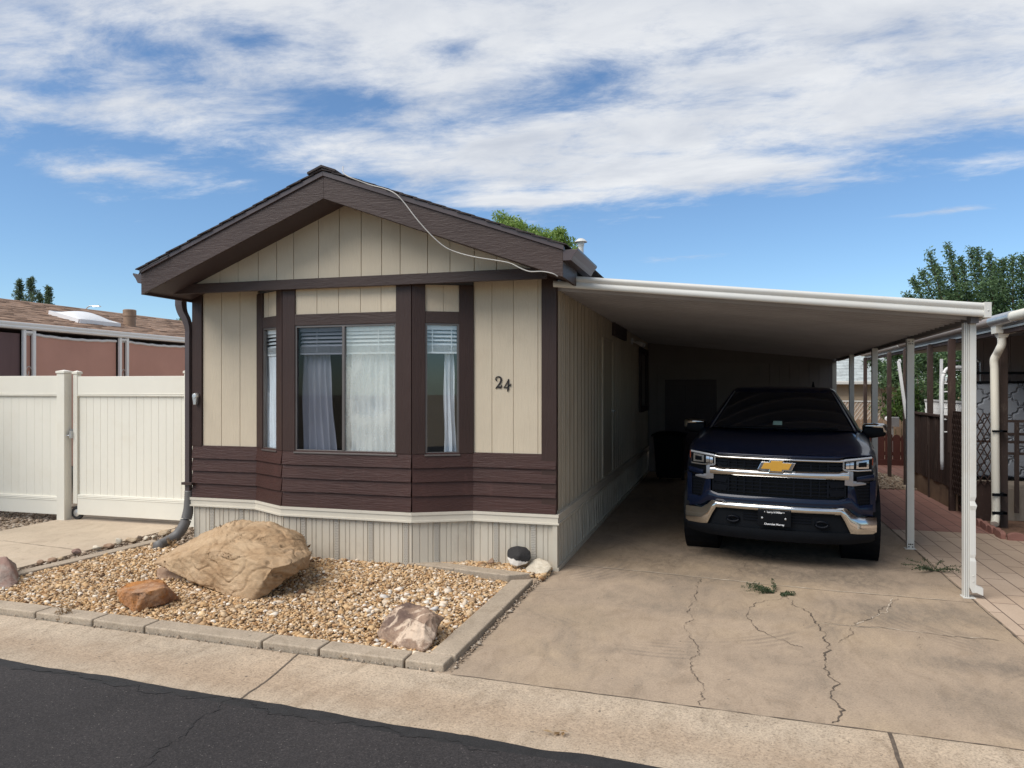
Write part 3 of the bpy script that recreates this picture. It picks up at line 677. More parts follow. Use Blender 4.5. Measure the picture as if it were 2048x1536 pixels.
gravel('gravel', [(-7.12, 5.5), (-6.86, 5.5), (-6.36, 7.45), (-6.2, 7.5), (-6.2, 8.9), (-7.12, 8.9)], 1700, .017, -.005, .012, 'pebble_dark', 'dirt', .1)
gravel('gravel', [(2.45, 15.2), (3.55, 15.2), (3.5, 17.6), (3.0, 18.2), (2.4, 17.6)], 2600, .022, .012, .012, 'pebble_dark', 'dirt', .05)
gravel('gravel', [(-1.775, 4.62), (-1.745, 4.62), (-1.735, 7.1), (-1.775, 7.1)], 420, .009, .004, .003, 'pebble_dark', 'dirt', .06)
gravel('gravel', [(-7.5, f_out(-7.5) - .03), (-7.5, f_out(-7.5)), (-1.8, f_out(-1.8)), (-1.8, f_out(-1.8) - .03)], 500, .007, .002, .002, 'pebble_dark', 'dirt', .06)

# ------------------------------------------------------------------ the mobile home
HX0, HX1, YF, YB = -6.164, -1.70, 7.517, 21.0
home = thing('mobile_home', 'beige single-wide mobile home with brown trim, bay window and house number 24', 'house', (-3.93, YF, 0))
class Seg:
    """a straight stretch of wall: s along it, d outward, z up"""
    def __init__(s, p, q):
        s.p, s.q = Vector((*p, 0)), Vector((*q, 0)); s.L = (s.q - s.p).length; s.u = (s.q - s.p).normalized(); s.n = Vector((s.u.y, -s.u.x, 0))
    def pt(s, a, d, z): r = s.p + s.u * a + s.n * d; return (r.x, r.y, z)
    def box(s, mb, s0, s1, z0, z1, d0, d1, m=0):
        mb.hexa([s.pt(s0, d1, z0), s.pt(s1, d1, z0), s.pt(s1, d0, z0), s.pt(s0, d0, z0), s.pt(s0, d1, z1), s.pt(s1, d1, z1), s.pt(s1, d0, z1), s.pt(s0, d0, z1)], m)
    def at(s, u):       # s of the photo column u on this wall
        d = ray(u, 776); det = d[0] * -s.u.y + d[1] * s.u.x
        return (d[0] * -s.p.y + d[1] * s.p.x) / det * -1 if abs(det) > 1e-9 else 0
SA, SB, SC, SD, SE = Seg((HX0, YF), (-5.275, YF)), Seg((-5.275, YF), (-4.74, 7.22)), Seg((-4.74, 7.22), (-3.184, 7.22)), Seg((-3.184, 7.22), (-2.60, YF)), Seg((-2.60, YF), (HX1, YF))
ZT, ZB, ZS, ZK = 3.06, 1.20, .585, .48       # wall top, top of lap siding, top and bottom of the skirt trim
WB, WT, WH = 1.195, 2.59, 2.715              # window sill, head, top of header trim
def planks(mb, seg, cuts, z0, z1, gap=.007, back=.007, zt=None):
    seg.box(mb, cuts[0], cuts[-1], z0, z1 if zt is None else min(zt(seg.pt(c, 0, 0)[0]) for c in cuts) if False else z1, -.10, -back)
    for a, c in zip(cuts, cuts[1:]):
        seg.box(mb, a + gap / 2, c - gap / 2, z0, z1, -back - .002, 0)
b = MB()
sa = lambda xs: [x - HX0 for x in xs]
planks(b, SA, sa([-6.164, -6.043, -5.781, -5.523, -5.275]), ZB - .02, ZT); mesh_obj('front_siding', b, 'siding', home, bevel=.002); b = MB()
planks(b, SE, [x + 2.60 for x in (-2.60, -2.39, -2.152, -1.884, -1.70)], ZB - .02, ZT)
mesh_obj('front_siding', b, 'siding', home, bevel=.002)
b = MB(); planks(b, SC, [x + 4.74 for x in (-4.74, -4.318, -4.053, -3.788, -3.544, -3.184)], WH - .02, 3.0)
planks(b, SB, [0, SB.L * .42, SB.L], WH - .02, 3.0); planks(b, SD, [0, SD.at(887), SD.L], WH - .02, 3.0)
mesh_obj('bay_siding', b, 'siding', home, bevel=.002)
# upright trims
b = MB(); SA.box(b, -.02, .118, ZB, ZT - .002, -.05, .022); mesh_obj('corner_trim', b, 'brown_v', home, bevel=.004)
b = MB(); SE.box(b, SE.L - .142, SE.L + .02, ZK + .14, ZT - .002, -.05, .024); mesh_obj('corner_trim', b, 'brown_v', home, bevel=.004)
wB0, wB1 = SB.at(528), SB.at(555.5); wD0, wD1 = SD.at(850.5), SD.at(918)
WC0, WC1 = -4.587 + 4.74, -3.358 + 4.74
for seg, s0, s1 in ((SB, 0, wB0), (SB, wB1, SB.L), (SC, 0, WC0 + .004), (SC, WC1 - .004, SC.L), (SD, 0, wD0), (SD, wD1, SD.L)):
    b = MB(); seg.box(b, s0, s1, ZB, 3.0, -.03, .022); mesh_obj('window_post', b, 'brown_v', home, bevel=.004)
for seg, s0, s1 in ((SB, wB0, wB1), (SC, WC0, WC1), (SD, wD0, wD1)):
    b = MB(); seg.box(b, s0 + .001, s1 - .001, WT, WH, -.03, .020); mesh_obj('header_trim', b, 'brown', home, bevel=.004)
# lap siding under the windows, four courses
for seg in (SA, SB, SC, SD, SE):
    b = MB(); zs = [ZS + .004, .755, .905, 1.054, ZB]; random.seed(int(seg.L * 100))
    for z0, z1 in zip(zs, zs[1:]):
        n = 10; e0, e1 = (-.012 if seg is SA else .001), (seg.L + .012 if seg is SE else seg.L - .001)
        for i in range(n):
            a, c = e0 + (e1 - e0) * i / n, e0 + (e1 - e0) * (i + 1) / n
            w0 = .006 * mnoise.noise(Vector((a * 2 + seg.p.x, z0 * 9, 0))); w1 = .006 * mnoise.noise(Vector((c * 2 + seg.p.x, z0 * 9, 0)))
            b.hexa([seg.pt(a, .036, z0 + w0), seg.pt(c, .036, z0 + w1), seg.pt(c, -.04, z0), seg.pt(a, -.04, z0), seg.pt(a, .014, z1 + .010), seg.pt(c, .014, z1 + .010), seg.pt(c, -.04, z1), seg.pt(a, -.04, z1)])
    mesh_obj('lap_siding', b, 'lap', home)
# skirt trim and skirting
def mitre(pts, d):
    """offset a 2d chain outward by d"""
    out = []
    for i, p in enumerate(pts):
        ns = []
        for a, c in ((i - 1, i), (i, i + 1)):
            if a < 0 or c >= len(pts): continue
            u = (Vector(pts[c]) - Vector(pts[a])).normalized(); ns.append(Vector((u.y, -u.x)))
        n = sum(ns, Vector((0, 0))) / len(ns); n = n / max(.3, n.length_squared); out.append(Vector(p) + n * d)
    return out
chain = [(HX0, YB), (HX0, YF), (-5.275, YF), (-4.74, 7.22), (-3.184, 7.22), (-2.60, YF), (HX1, YF), (HX1, 17.0)]
b = MB()
for d0, z0, z1 in ((.050, ZK, .497), (.038, .497, .555), (.046, .555, ZS)):
    o = mitre(chain, d0)
    vs = [(*p, z0) for p in o] + [(*p, z1) for p in o]; n = len(o); b.add(vs, [(i, i + 1, n + i + 1, n + i) for i in range(n - 1)])
for z, da, db in ((ZK, .0, .050), (.497, .038, .050), (.555, .038, .046), (ZS, .0, .046)):
    oa, ob_ = mitre(chain, da), mitre(chain, db); n = len(oa)
    b.add([(*p, z) for p in oa] + [(*p, z) for p in ob_], [(i, i + 1, n + i + 1, n + i) for i in range(n - 1)])
mesh_obj('skirt_trim', b, 'skirt_trim', home)
b = MB(); strips = []; uvs = []
random.seed(3)
def skirting(p, q, start=0):
    seg = Seg(p, q); s = 0; prof = []     # panel of about 0.41: flat, groove, flat, groove, vent strip, groove
    unit = [(.0, .0), (.004, -.007), (.012, -.007), (.016, 0), (.075, 0), (.079, -.007), (.087, -.007), (.091, 0), (.165, 0), (.169, -.007), (.177, -.007), (.181, 0), (.215, 0), (.219, -.010), (.227, -.010), (.231, .003), (.285, .003), (.289, -.010), (.297, -.010), (.301, 0), (.360, 0), (.364, -.007), (.372, -.007), (.376, 0), (.41, 0)]
    k = 0; out = []
    while k * .41 < seg.L:
        out += [(k * .41 + a, d) for a, d in unit]; k += 1
    out = [(a, d) for a, d in out if a < seg.L] + [(seg.L, 0)]
    vs = [seg.pt(a, d + .008, 0) for a, d in out]; n = len(vs)
    b.add([(x, y, -.02) for x, y, _ in vs] + [(x, y, ZK + .03) for x, y, _ in vs], [(i, i + 1, n + i + 1, n + i) for i in range(n - 1)])
    for j in range(k):
        a0, a1 = j * .41 + .235, j * .41 + .281
        if a1 > seg.L: continue
        bv = MB(); strips.append(bv); bv.add([seg.pt(a0, .0125, .0), seg.pt(a1, .0125, .0), seg.pt(a1, .0125, ZK + .01), seg.pt(a0, .0125, ZK + .01)], [(0, 1, 2, 3)])
        uvs.append([(0, 0), (a1 - a0, 0), (a1 - a0, .49), (0, .49)])
for p, q in zip(chain[1:-2], chain[2:-1]): skirting(p, q)
mesh_obj('skirting', b, 'skirt', home)
for bv, uvc in zip(strips, uvs):
    vo = mesh_obj('vent_strip', bv, 'vent', home, fix=False); ul = vo.data.uv_layers.new(name='uv')
    for i, c in enumerate(uvc): ul.data[i].uv = c
# side skirting: narrow upright ribs of painted metal, a bit loose
b = MB(); y = YF + .01
while y < 17:
    w = random.uniform(.15, .19); ln = random.uniform(-.006, .006)
    b.hexa([(HX1 + .022 + ln, y, 0), (HX1 + .012, y + w - .008, 0), (HX1 - .03, y + w - .008, 0), (HX1 - .03, y, 0), (HX1 + .012, y + .004, ZK + .02), (HX1 + .012, y + w - .006, ZK + .02), (HX1 - .03, y + w - .006, ZK + .02), (HX1 - .03, y, ZK + .02)])
    for f in (.3, .5, .7): b.box(HX1 + .011, HX1 + .019, y + w * f - .006, y + w * f + .006, 0, ZK + .01)
    y += w
b.box(HX1 - .02, HX1 + .045, YF - .04, 17, -.01, .035); b.box(HX1 - .02, HX1 + .030, YF - .035, YF + .02, .03, ZK)
mesh_obj('side_skirting', b, 'skirt', home)
b = MB(); b.box(HX1 - .10, HX1 - .018, YF + .02, 17, -.05, ZK)
mesh_obj('skirting_backing', b, 'soffit_brown', home)
# side wall under the carport: ribbed metal sheets
b = MB(); b.box(HX1 - .1, HX1 - .012, YF + .03, YB, ZS - .03, 3.12)
y = YF + .025; random.seed(5)
while y < 17.05:
    for w, d in ((.095, 0), (.05, .004), (.03, 0), (.06, .004)):
        b.box(HX1 - .013, HX1 + d, y + .004, y + w - .003, ZS - .025, 3.12); y += w
mesh_obj('side_siding', b, 'metal_siding', home)
b = MB(); b.box(HX0 - .0, HX0 + .08, YF + .05, YB, .4, 3.05); b.box(HX0, HX1, YB - .08, YB - .01, .4, 3.05); mesh_obj('rear_wall', b, 'siding', home)
# gable, cross beam
AX, AZ = -3.95, 3.84; SL, SR = .392, .363       # apex x, soffit height at the apex, slopes left and right
def zsof(x): return AZ - (SL * (AX - x) if x < AX else SR * (x - AX))
b = MB(); gx = [-6.02, -5.532, -5.291, -5.028, -4.791, -4.576, -4.267, -4.014, -3.751, -3.51, -3.296, -2.984, -2.734, -2.469, -2.231, -1.96, -1.72]
YG = 7.165
for a, c in zip(gx, gx[1:]):
    g0 = 0 if abs(a + 3.95) < .01 else .0035; g1 = 0 if abs(c + 3.95) < .01 else .0035
    za, zc = zsof(a) + .05, zsof(c) + .05
    b.prism([(a + g0, YG, 3.0), (c - g1, YG, 3.0), (c - g1, YG, max(3.01, zc))] + ([(AX, YG, AZ + .05)] if a < AX < c else []) + [(a + g0, YG, max(3.01, za))], (0, .02, 0))
b.prism([(-6.02, YG + .014, 3.0), (-1.72, YG + .014, 3.0), (-1.72, YG + .014, zsof(-1.72) + .05), (AX, YG + .014, AZ + .05), (-6.02, YG + .014, zsof(-6.02) + .05)], (0, .06, 0))
mesh_obj('gable_siding', b, 'siding', home, bevel=.002)
b = MB(); b.box(-6.12, -1.69, 7.125, 7.163, 2.985, 3.095); mesh_obj('cross_beam', b, 'brown', home, bevel=.004)
b = MB(); b.box(-6.12, -1.69, 7.163, YF + .02, 3.06, 3.075); mesh_obj('bay_soffit', b, 'soffit_brown', home)
# rake boards
YR = 6.73; XL, XR = -6.222, -1.448
def rk(x, bot, top, apex): return bot
for s, xe, zb, zt in ((-1, XL, 2.934, 3.17), (1, XR, 2.932, 3.185)):
    b = MB(); b.prism([(AX, YR, 3.84), (xe, YR, zb), (xe, YR, zt), (AX, YR, 4.075)], (0, .035, 0)); mesh_obj('rake_board', b, 'brown', home, bevel=.003)
    b = MB(); b.prism([(AX, YR - .018, 4.070), (xe + s * .01, YR - .018, zt - .004), (xe + s * .01, YR - .018, zt + .044), (AX, YR - .018, 4.120)], (0, .05, 0)); mesh_obj('drip_trim', b, 'gutter_brown', home, bevel=.002)
    # eave fascia running back along the side
    b = MB(); x0, x1 = (xe, xe + .03) if s < 0 else (xe - .03, xe)
    b.box(x0, x1, YR + .036, YB if s < 0 else 7.42, zb + .002, zt - .002); mesh_obj('eave_fascia', b, 'brown', home, bevel=.003)
    # soffit under the overhang
    zo = .028
    b = MB(); b.prism([(AX, YR + .034, 3.84 + zo), (xe - s * .03, YR + .034, zb + zo), (xe - s * .03, YR + .034, zb + zo + .012), (AX, YR + .034, 3.84 + zo + .012)], (0, YF + .06 - YR, 0)); mesh_obj('soffit', b, 'soffit_brown', home)
# roof: overlapping shingle courses
def shingles(ax, az, xe, ze, y0, y1, n, rows_mb, ragged=.012, t=.013):
    for i in range(n):
        f0, f1 = i / n, (i + 1.25) / n
        xa, za = xe + (ax - xe) * f0, ze + (az - ze) * f0; xb, zb = xe + (ax - xe) * min(1, f1), ze + (az - ze) * min(1, f1)
        yo = y0 - random.uniform(0, ragged)
        rows_mb.hexa([(xa, yo, za + .004), (xb, yo, zb - .012), (xb, y1, zb - .012), (xa, y1, za + .004), (xa, yo, za + t), (xb, yo, zb + .006), (xb, y1, zb + .006), (xa, y1, za + t)])
b = MB(); random.seed(9)
shingles(AX, 4.135, XL - .05, 3.205, YR - .03, YB + .3, 17, b); shingles(AX, 4.135, XR + .04, 3.222, YR - .03, YB + .3, 17, b)
y = YR - .05
while y < YB + .3:
    for s, sl in ((-1, .395), (1, .365)):
        b.hexa([(AX, y, 4.150), (AX + s * .16, y, 4.150 - .16 * sl), (AX + s * .16, y + .33, 4.142 - .16 * sl), (AX, y + .33, 4.142), (AX, y, 4.172), (AX + s * .16, y, 4.172 - .16 * sl), (AX + s * .16, y + .33, 4.156 - .16 * sl), (AX, y + .33, 4.156)])
    y += .28
roof = mesh_obj('roof', b, 'shingle', home)
b = MB(); b.lathe((-2.28, 12, 3.5), [(.045, 0), (.045, .82)], 16); b.lathe((-2.28, 12, 4.30), [(.105, 0), (.10, .012), (.05, .055), (.01, .065)], 20); b.lathe((-2.28, 12, 4.26), [(.05, -.03), (.055, 0), (.055, .05)], 12)
mesh_obj('vent_pipe', b, 'white_metal', roof, smooth=False)
# gutters with an ogee front
def ogee(s): return [(0, 0), (s * .075, 0), (s * .088, .020), (s * .10, .045), (s * .125, .075), (s * .14, .092), (s * .14, .112), (s * .132, .112), (s * .13, .10), (0, .10)]
b = MB(); b.prism([(XL - .001 + x, YR + .03, 3.072 + z) for x, z in ogee(-1)], (0, YB - YR - .1, 0)); gl = mesh_obj('gutter', b, 'gutter_brown', home, bevel=.002)
b = MB(); b.prism([(XR + .001 + x, YR + .0, 3.085 + z) for x, z in ogee(1)], (0, 1.06, 0)); mesh_obj('gutter', b, 'gutter_brown', home, bevel=.002)
dsx = -6.235
b = MB(); dp = spline([(-6.345, 7.50, 3.09), (-6.345, 7.50, 2.98), (-6.345, 7.50, 2.90), (-6.32, 7.5, 2.81), (-6.265, 7.5, 2.72), (dsx, 7.5, 2.62), (dsx, 7.5, 2.5)], 6) + [Vector((dsx, 7.5, .62))]
b.tube(dp, [.056 - .020 * min(1, max(0, (k - 12) / 20)) for k in range(len(dp))], 4, sq=(1.15, 1.25)); ds = mesh_obj('downspout', b, 'gutter_brown', home, bevel=.004)
b = MB(); b.box(dsx - .055, dsx + .09, 7.44, 7.56, .735, .765); mesh_obj('strap', b, 'brown', ds)
b = MB(); pth = spline([(dsx, 7.5, .66), (dsx, 7.5, .50), (dsx - .005, 7.49, .38), (dsx - .03, 7.45, .24), (dsx - .09, 7.40, .13), (dsx - .13, 7.28, .075), (dsx - .10, 7.10, .06)], 12)
b.tube(pth, [.044 + .016 * min(1, i / 24) + (.0035 if i % 2 else 0) for i in range(len(pth))], 14); mesh_obj('drain_hose', b, 'grey_plastic', ds, smooth=True)
# small motion sensor on the corner trim
b = MB(); b.lathe((-6.107, YF - .03, 1.805), [(.028, -.05), (.036, -.03), (.036, .0), (.025, .008)], 14, 'y'); b.hexa([(-6.125, YF - .07, 1.70), (-6.09, YF - .07, 1.70), (-6.095, YF - .02, 1.70), (-6.12, YF - .02, 1.70), (-6.14, YF - .075, 1.80), (-6.075, YF - .075, 1.80), (-6.085, YF - .02, 1.80), (-6.13, YF - .02, 1.80)])
mesh_obj('motion_sensor', b, 'galv', home, bevel=.004)
# windows
def window(seg, s0, s1, fw, mull=None, sash=False, frame_mat='alu'):
    b = MB(); d0, d1 = -.03, .010
    for a, c, z0, z1 in ((s0, s0 + fw, WB, WT), (s1 - fw, s1, WB, WT), (s0 + fw, s1 - fw, WT - fw, WT), (s0 + fw, s1 - fw, WB, WB + fw * 1.1)): seg.box(b, a, c, z0, z1, d0, d1)
    if mull: seg.box(b, mull - fw * .7, mull + fw * .7, WB + fw * 1.1, WT - fw, d0, d1 + .006)
    seg.box(b, s0 - .01, s1 + .01, WB - .018, WB - .001, d0, .030)
    return mesh_obj('window', b, frame_mat, home, bevel=.002)
def pane(w, seg, s0, s1, d, m, name='pane', turn=0):
    b = MB(); lo, hi = WB + .02, WT - .02
    b.hexa([seg.pt(s0, d + .002 - turn, lo), seg.pt(s1, d + .002 + turn, lo), seg.pt(s1, d - .002 + turn, lo), seg.pt(s0, d - .002 - turn, lo), seg.pt(s0, d + .002 - turn, hi), seg.pt(s1, d + .002 + turn, hi), seg.pt(s1, d - .002 + turn, hi), seg.pt(s0, d - .002 - turn, hi)]); return mesh_obj(name, b, m, w)
def blind(w, seg, s0, s1, zt, zb, d, n_open):
    b = MB(); seg.box(b, s0, s1, zt - .045, zt, d - .03, d + .02)
    z = zt - .055; stack = zb + .02 + .075
    while z > stack:
        b.hexa([seg.pt(s0, d + .014, z - .030), seg.pt(s1, d + .014, z - .030), seg.pt(s1, d - .016, z - .002), seg.pt(s0, d - .016, z - .002), seg.pt(s0, d + .015, z - .028), seg.pt(s1, d + .015, z - .028), seg.pt(s1, d - .015, z), seg.pt(s0, d - .015, z)]); z -= .042
    z = stack
    while z > zb + .018: seg.box(b, s0, s1, z - .003, z, d - .022, d + .022); z -= .0075
    seg.box(b, s0, s1, zb, zb + .016, d - .022, d + .022)
    for f in (.18, .82):
        a = s0 + (s1 - s0) * f; seg.box(b, a - .004, a + .004, zb, zt, d + .022, d + .024)
        seg.box(b, a - .018, a + .018, zt - .035, zt - .012, d + .021, d + .027)
    return mesh_obj('blind', b, 'blind', w)
def curtain(w, seg, s0, s1, z0, z1, d, top_w=None, folds=9, amp=.018):
    b = MB(); tw = top_w if top_w else (s1 - s0)
    def fn(i, j):
        z = z0 + (z1 - z0) * j; wdt = (s1 - s0) * (1 - j) + tw * j
        s = s0 + wdt * i + .006 * math.sin(9 * j + i * 20) ; dd = d + amp * math.sin(i * folds * 6.283 + .6 * math.sin(j * 3)) * (1 - .25 * j) + .008 * math.sin(i * 31 + j * 4)
        return seg.pt(s, dd, z)
    b.grid(fn, 90, 14); return mesh_obj('curtain', b, 'cloth', w, smooth=True, fix=False)
w = window(SC, WC0, WC1, .022, SC.at(688)); mS = SC.at(688)
pane(w, SC, WC0 + .02, mS - .012, -.012, 'screen', 'insect_screen')
b = MB(); SC.box(b, mS + .012, WC1 - .02, WB + .02, WT - .02, -.010, -.006)
fogc = (mS + WC1) / 2 - .01
fp = SC.pt(fogc, -.008, 1.73)
M['fog_glass'] = glass_mat('hazy_window_glass', (.93, .95, .95), .05, (fp[0] + 3.93, fp[1] - YF, fp[2]))
mesh_obj('hazy_pane', b, 'fog_glass', w)
blind(w, SC, WC0 + .03, WC1 - .03, WT - .02, 2.27, -.07, 5)
curtain(w, SC, WC0 + .02, WC0 + .44, WB - .02, 2.40, -.13, .33, 5, .022); curtain(w, SC, mS + .02, WC1 - .01, WB - .02, 2.40, -.13, None, 8, .014)
w = window(SB, wB0, wB1, .018); pane(w, SB, wB0 + .016, wB1 - .016, -.012, 'glass')
blind(w, SB, max(.03, wB0 - .13), wB1 - .02, WT - .02, 2.27, -.06, 5); curtain(w, SB, max(.03, wB0 - .13), wB1 - .02, WB - .02, 2.30, -.055, None, 5, .008)
w = window(SD, wD0, wD1, .020); pane(w, SD, wD0 + .018, wD1 - .018, -.012, 'glass')
blind(w, SD, wD0 + .02, wD1 - .02, WT - .02, 2.27, -.06, 5); curtain(w, SD, wD1 - .15, wD1 - .02, WB - .02, 2.4, -.12, .10, 2, .02)
# dark room behind the windows
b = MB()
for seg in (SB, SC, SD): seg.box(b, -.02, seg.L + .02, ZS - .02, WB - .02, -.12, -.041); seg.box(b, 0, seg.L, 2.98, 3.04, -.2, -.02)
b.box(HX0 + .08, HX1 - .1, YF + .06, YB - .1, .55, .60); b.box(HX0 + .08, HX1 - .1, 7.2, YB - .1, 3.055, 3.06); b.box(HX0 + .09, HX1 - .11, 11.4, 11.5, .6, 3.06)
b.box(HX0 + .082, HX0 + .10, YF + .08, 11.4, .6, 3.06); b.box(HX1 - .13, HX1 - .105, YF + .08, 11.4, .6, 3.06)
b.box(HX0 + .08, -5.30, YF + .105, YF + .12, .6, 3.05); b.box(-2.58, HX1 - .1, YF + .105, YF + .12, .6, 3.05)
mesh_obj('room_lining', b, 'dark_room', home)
# numerals as thin cast strokes: 2 and 4
def stroke(mb, pts, ws, ox, oz, sc, y=YF - .004):
    P = spline([(p[0], 0, p[1]) for p in pts], 7); n = len(P); W = np.interp(np.linspace(0, 1, n), np.linspace(0, 1, len(ws)), ws)
    for i in range(n - 1):
        a, c = P[i], P[i + 1]; q = []
        for p, w_, j in ((a, W[i], i), (c, W[i + 1], i + 1)):
            t = (P[min(j + 1, n - 1)] - P[max(j - 1, 0)]).normalized(); nn = Vector((-t.z, 0, t.x))
            q.append((p + nn * w_, p - nn * w_))
        poly = [q[0][0], q[1][0], q[1][1], q[0][1]]
        mb.prism([(ox + p.x * sc, y, oz + p.z * sc) for p in poly], (0, -.008, 0))
nx, nz = -2.350, 1.890
b = MB(); stroke(b, [(.06, .80), (.10, .70), (.04, .76), (.05, .92), (.22, 1.02), (.42, .96), (.50, .78), (.42, .52), (.20, .26), (.02, .03)], [.03, .05, .045, .035, .04, .065, .075, .065, .035, .025], nx, nz, .128)
stroke(b, [(.02, .03), (.14, .14), (.30, .15), (.44, .12), (.52, .24), (.53, .34)], [.02, .05, .07, .075, .045, .025], nx, nz, .128); mesh_obj('numeral', b, 'numeral', home)
b = MB(); o4 = nx + .090
stroke(b, [(.44, .84), (.32, .60), (.18, .36), (.02, .12)], [.03, .03, .03, .028], o4, nz - .004, .128)
stroke(b, [(.02, .12), (.20, .15), (.42, .24), (.56, .36), (.64, .46)], [.02, .028, .03, .035, .02], o4, nz - .004, .128); stroke(b, [(.44, .86), (.43, .55), (.41, .25), (.40, .05), (.34, -.20)], [.03, .05, .05, .085, .02], o4, nz - .004, .128); stroke(b, [(.56, .36), (.60, .30), (.58, .24)], [.03, .035, .02], o4, nz - .004, .128)
mesh_obj('numeral', b, 'numeral', home)
# details on the side wall under the carport
b = MB(); b.box(HX1 + .003, HX1 + .012, 10.55, 11.5, .62, 2.62); dr = mesh_obj('side_door', b, 'metal_siding', home, bevel=.005)
b = MB(); b.box(HX1 + .011, HX1 + .020, 10.55, 10.58, .60, 2.64); b.box(HX1 + .011, HX1 + .020, 11.47, 11.5, .60, 2.64); b.box(HX1 + .011, HX1 + .020, 10.58, 11.47, 2.61, 2.64); mesh_obj('door_frame', b, 'metal_siding', dr)
b = MB(); b.tube([(HX1 + .03, 11.3, 1.55), (HX1 + .09, 11.3, 1.55), (HX1 + .09, 11.2, 1.56), (HX1 + .085, 11.1, 1.53)], .011, 8); b.lathe((HX1 + .03, 11.3, 1.55), [(.03, 0), (.03, .012)], 12, 'x'); mesh_obj('handle', b, 'galv', dr)
b = MB(); b.box(HX1 + .004, HX1 + .06, 11.5, 12.9, 2.72, 2.96); mesh_obj('vent_cover', b, 'dark_brown_wall', home, bevel=.01)
b = MB(); b.lathe((HX1 + .0, 14.0, 2.78), [(.06, .004), (.06, .03), (.03, .04)], 14, 'x'); sp = mesh_obj('flood_light', b, 'white_paint', home)
for dy in (-.08, .12):
    b = MB(); b.tube([(HX1 + .03, 14.0, 2.78), (HX1 + .10, 14.0 + dy * .6, 2.76), (HX1 + .2, 14 + dy, 2.72), (HX1 + .24, 14 + dy * 1.1, 2.70)], [.012, .022, .042, .046], 12); mesh_obj('lamp_head', b, 'white_paint', sp)
b = MB(); y0, y1 = 15.2, 16.75
for a, c, z0, z1 in ((y0, y0 + .16, 1.40, 2.74), (y1 - .16, y1, 1.40, 2.74), (y0 + .16, y1 - .16, 2.62, 2.74), (y0 + .16, y1 - .16, 1.40, 1.52)): b.box(HX1 + .005, HX1 + .05, a, c, z0, z1)
sw = mesh_obj('side_window', b, 'dark_brown_wall', home, bevel=.004)
b = MB(); b.box(HX1 + .006, HX1 + .02, y0 + .16, y1 - .16, 1.52, 2.62); mesh_obj('pane', b, 'car_glass', sw)
# slack cable over the gable, and a black one along the left eave
b = MB(); cp = [at_y(690, 349, 6.66), at_y(735, 368, 6.66), at_y(768, 377, 6.66), at_y(790, 387, 6.64), at_y(808, 405, 6.64), at_y(835, 440, 6.64), at_y(865, 473, 6.66), at_y(890, 494, 6.68), at_y(915, 505, 6.70), at_y(950, 514, 6.70), at_y(1000, 522, 6.70), at_y(1022, 527, 6.70), at_y(1042, 537, 6.70), at_y(1060, 543, 6.70), at_y(1085, 543, 6.70), at_y(1105, 547, 6.70), at_y(1116, 553, 6.72)]
cp = [at_y(690, 349, 6.66) + Vector((-.3, .5, .25))] + cp
b.tube(spline(cp, 6), .0055, 6)
solo('cable', b, 'cable', 'thin pale slack cable draped over the right rake board of the beige home', 'cable', tuple(cp[8]), smooth=True)
b = MB(); cp = [at_y(278, 548, 6.69), at_y(284, 540, 6.69), at_y(300, 530, 6.69), at_y(318, 521, 6.69), at_y(335, 512, 6.70), at_y(345, 507, 6.80)]; b.tube(spline(cp, 6), .006, 6)
solo('cable', b, 'black_cable', 'short black cable end lying along the left roof edge by the gutter', 'cable', tuple(cp[2]), smooth=True)

# ------------------------------------------------------------------ carport
def cz(x): return 2.974 - .1061 * (x + 1.467)           # middle height of the awning at x
def bx(y): return 2.10 + .0165 * (y - 7.45)             # line of the outer beam
carport = thing('carport', 'long white metal carport awning on posts covering the driveway and truck', 'carport', (.2, 7.4, 0))
CY0, CY1 = 7.40, 17.6
b = MB(); y = CY0 + .03; prof = []
while y < CY1 - .05:
    for dy, dz in ((0, 0), (.125, 0), (.129, -.034), (.150, -.034), (.154, .026), (.176, .026), (.180, 0)): prof.append((y + dy, dz))
    y += .19
n = len(prof); x0, x1 = HX1 + .02, 2.22
vs = [(x0, y, cz(x0) - .045 + dz) for y, dz in prof] + [(x1, y, cz(x1) - .045 + dz) for y, dz in prof]
b.add(vs, [(i, i + 1, n + i + 1, n + i) for i in range(n - 1)])
b.add([(x0, CY0, cz(x0) + .045), (x1, CY0, cz(x1) + .045), (x1, CY1, cz(x1) + .045), (x0, CY1, cz(x0) + .045)], [(0, 1, 2, 3)])
mesh_obj('roof_panel', b, 'pan', carport, fix=False)
def roll(): return [(0, -.060), (-.010, -.064), (-.022, -.058), (-.030, -.044), (-.031, -.028), (-.026, -.010), (-.019, .000), (-.026, .010), (-.036, .026), (-.038, .042), (-.031, .054), (-.018, .062), (0, .062)]
b = MB(); rings = []
for x in (-1.475, 2.185): rings.append([(x, CY0 + p, cz(x) + q) for p, q in roll()])
b.loft(rings); rings = [[(x, CY0 + p, cz(x) + q) for p, q in roll()[:7]] + [(x, CY0, cz(x))] for x in (-1.69, -1.475)]; b.loft(rings)
smooth_angle(mesh_obj('front_fascia', b, 'white_metal', carport), 50)
b = MB(); b.hexa([(2.183, CY0 - .045, cz(2.2) - .068), (2.238, CY0 - .045, cz(2.2) - .070), (2.238, CY0 + .06, cz(2.2) - .070), (2.183, CY0 + .06, cz(2.2) - .068), (2.183, CY0 - .045, cz(2.2) + .068), (2.238, CY0 - .045, cz(2.2) + .064), (2.238, CY0 + .06, cz(2.2) + .064), (2.183, CY0 + .06, cz(2.2) + .068)])
b.lathe((2.21, CY0 - .046, cz(2.2) - .005), [(.006, -.006), (.009, 0)], 8, 'y'); mesh_obj('end_cap', b, 'white_metal', carport, bevel=.003)
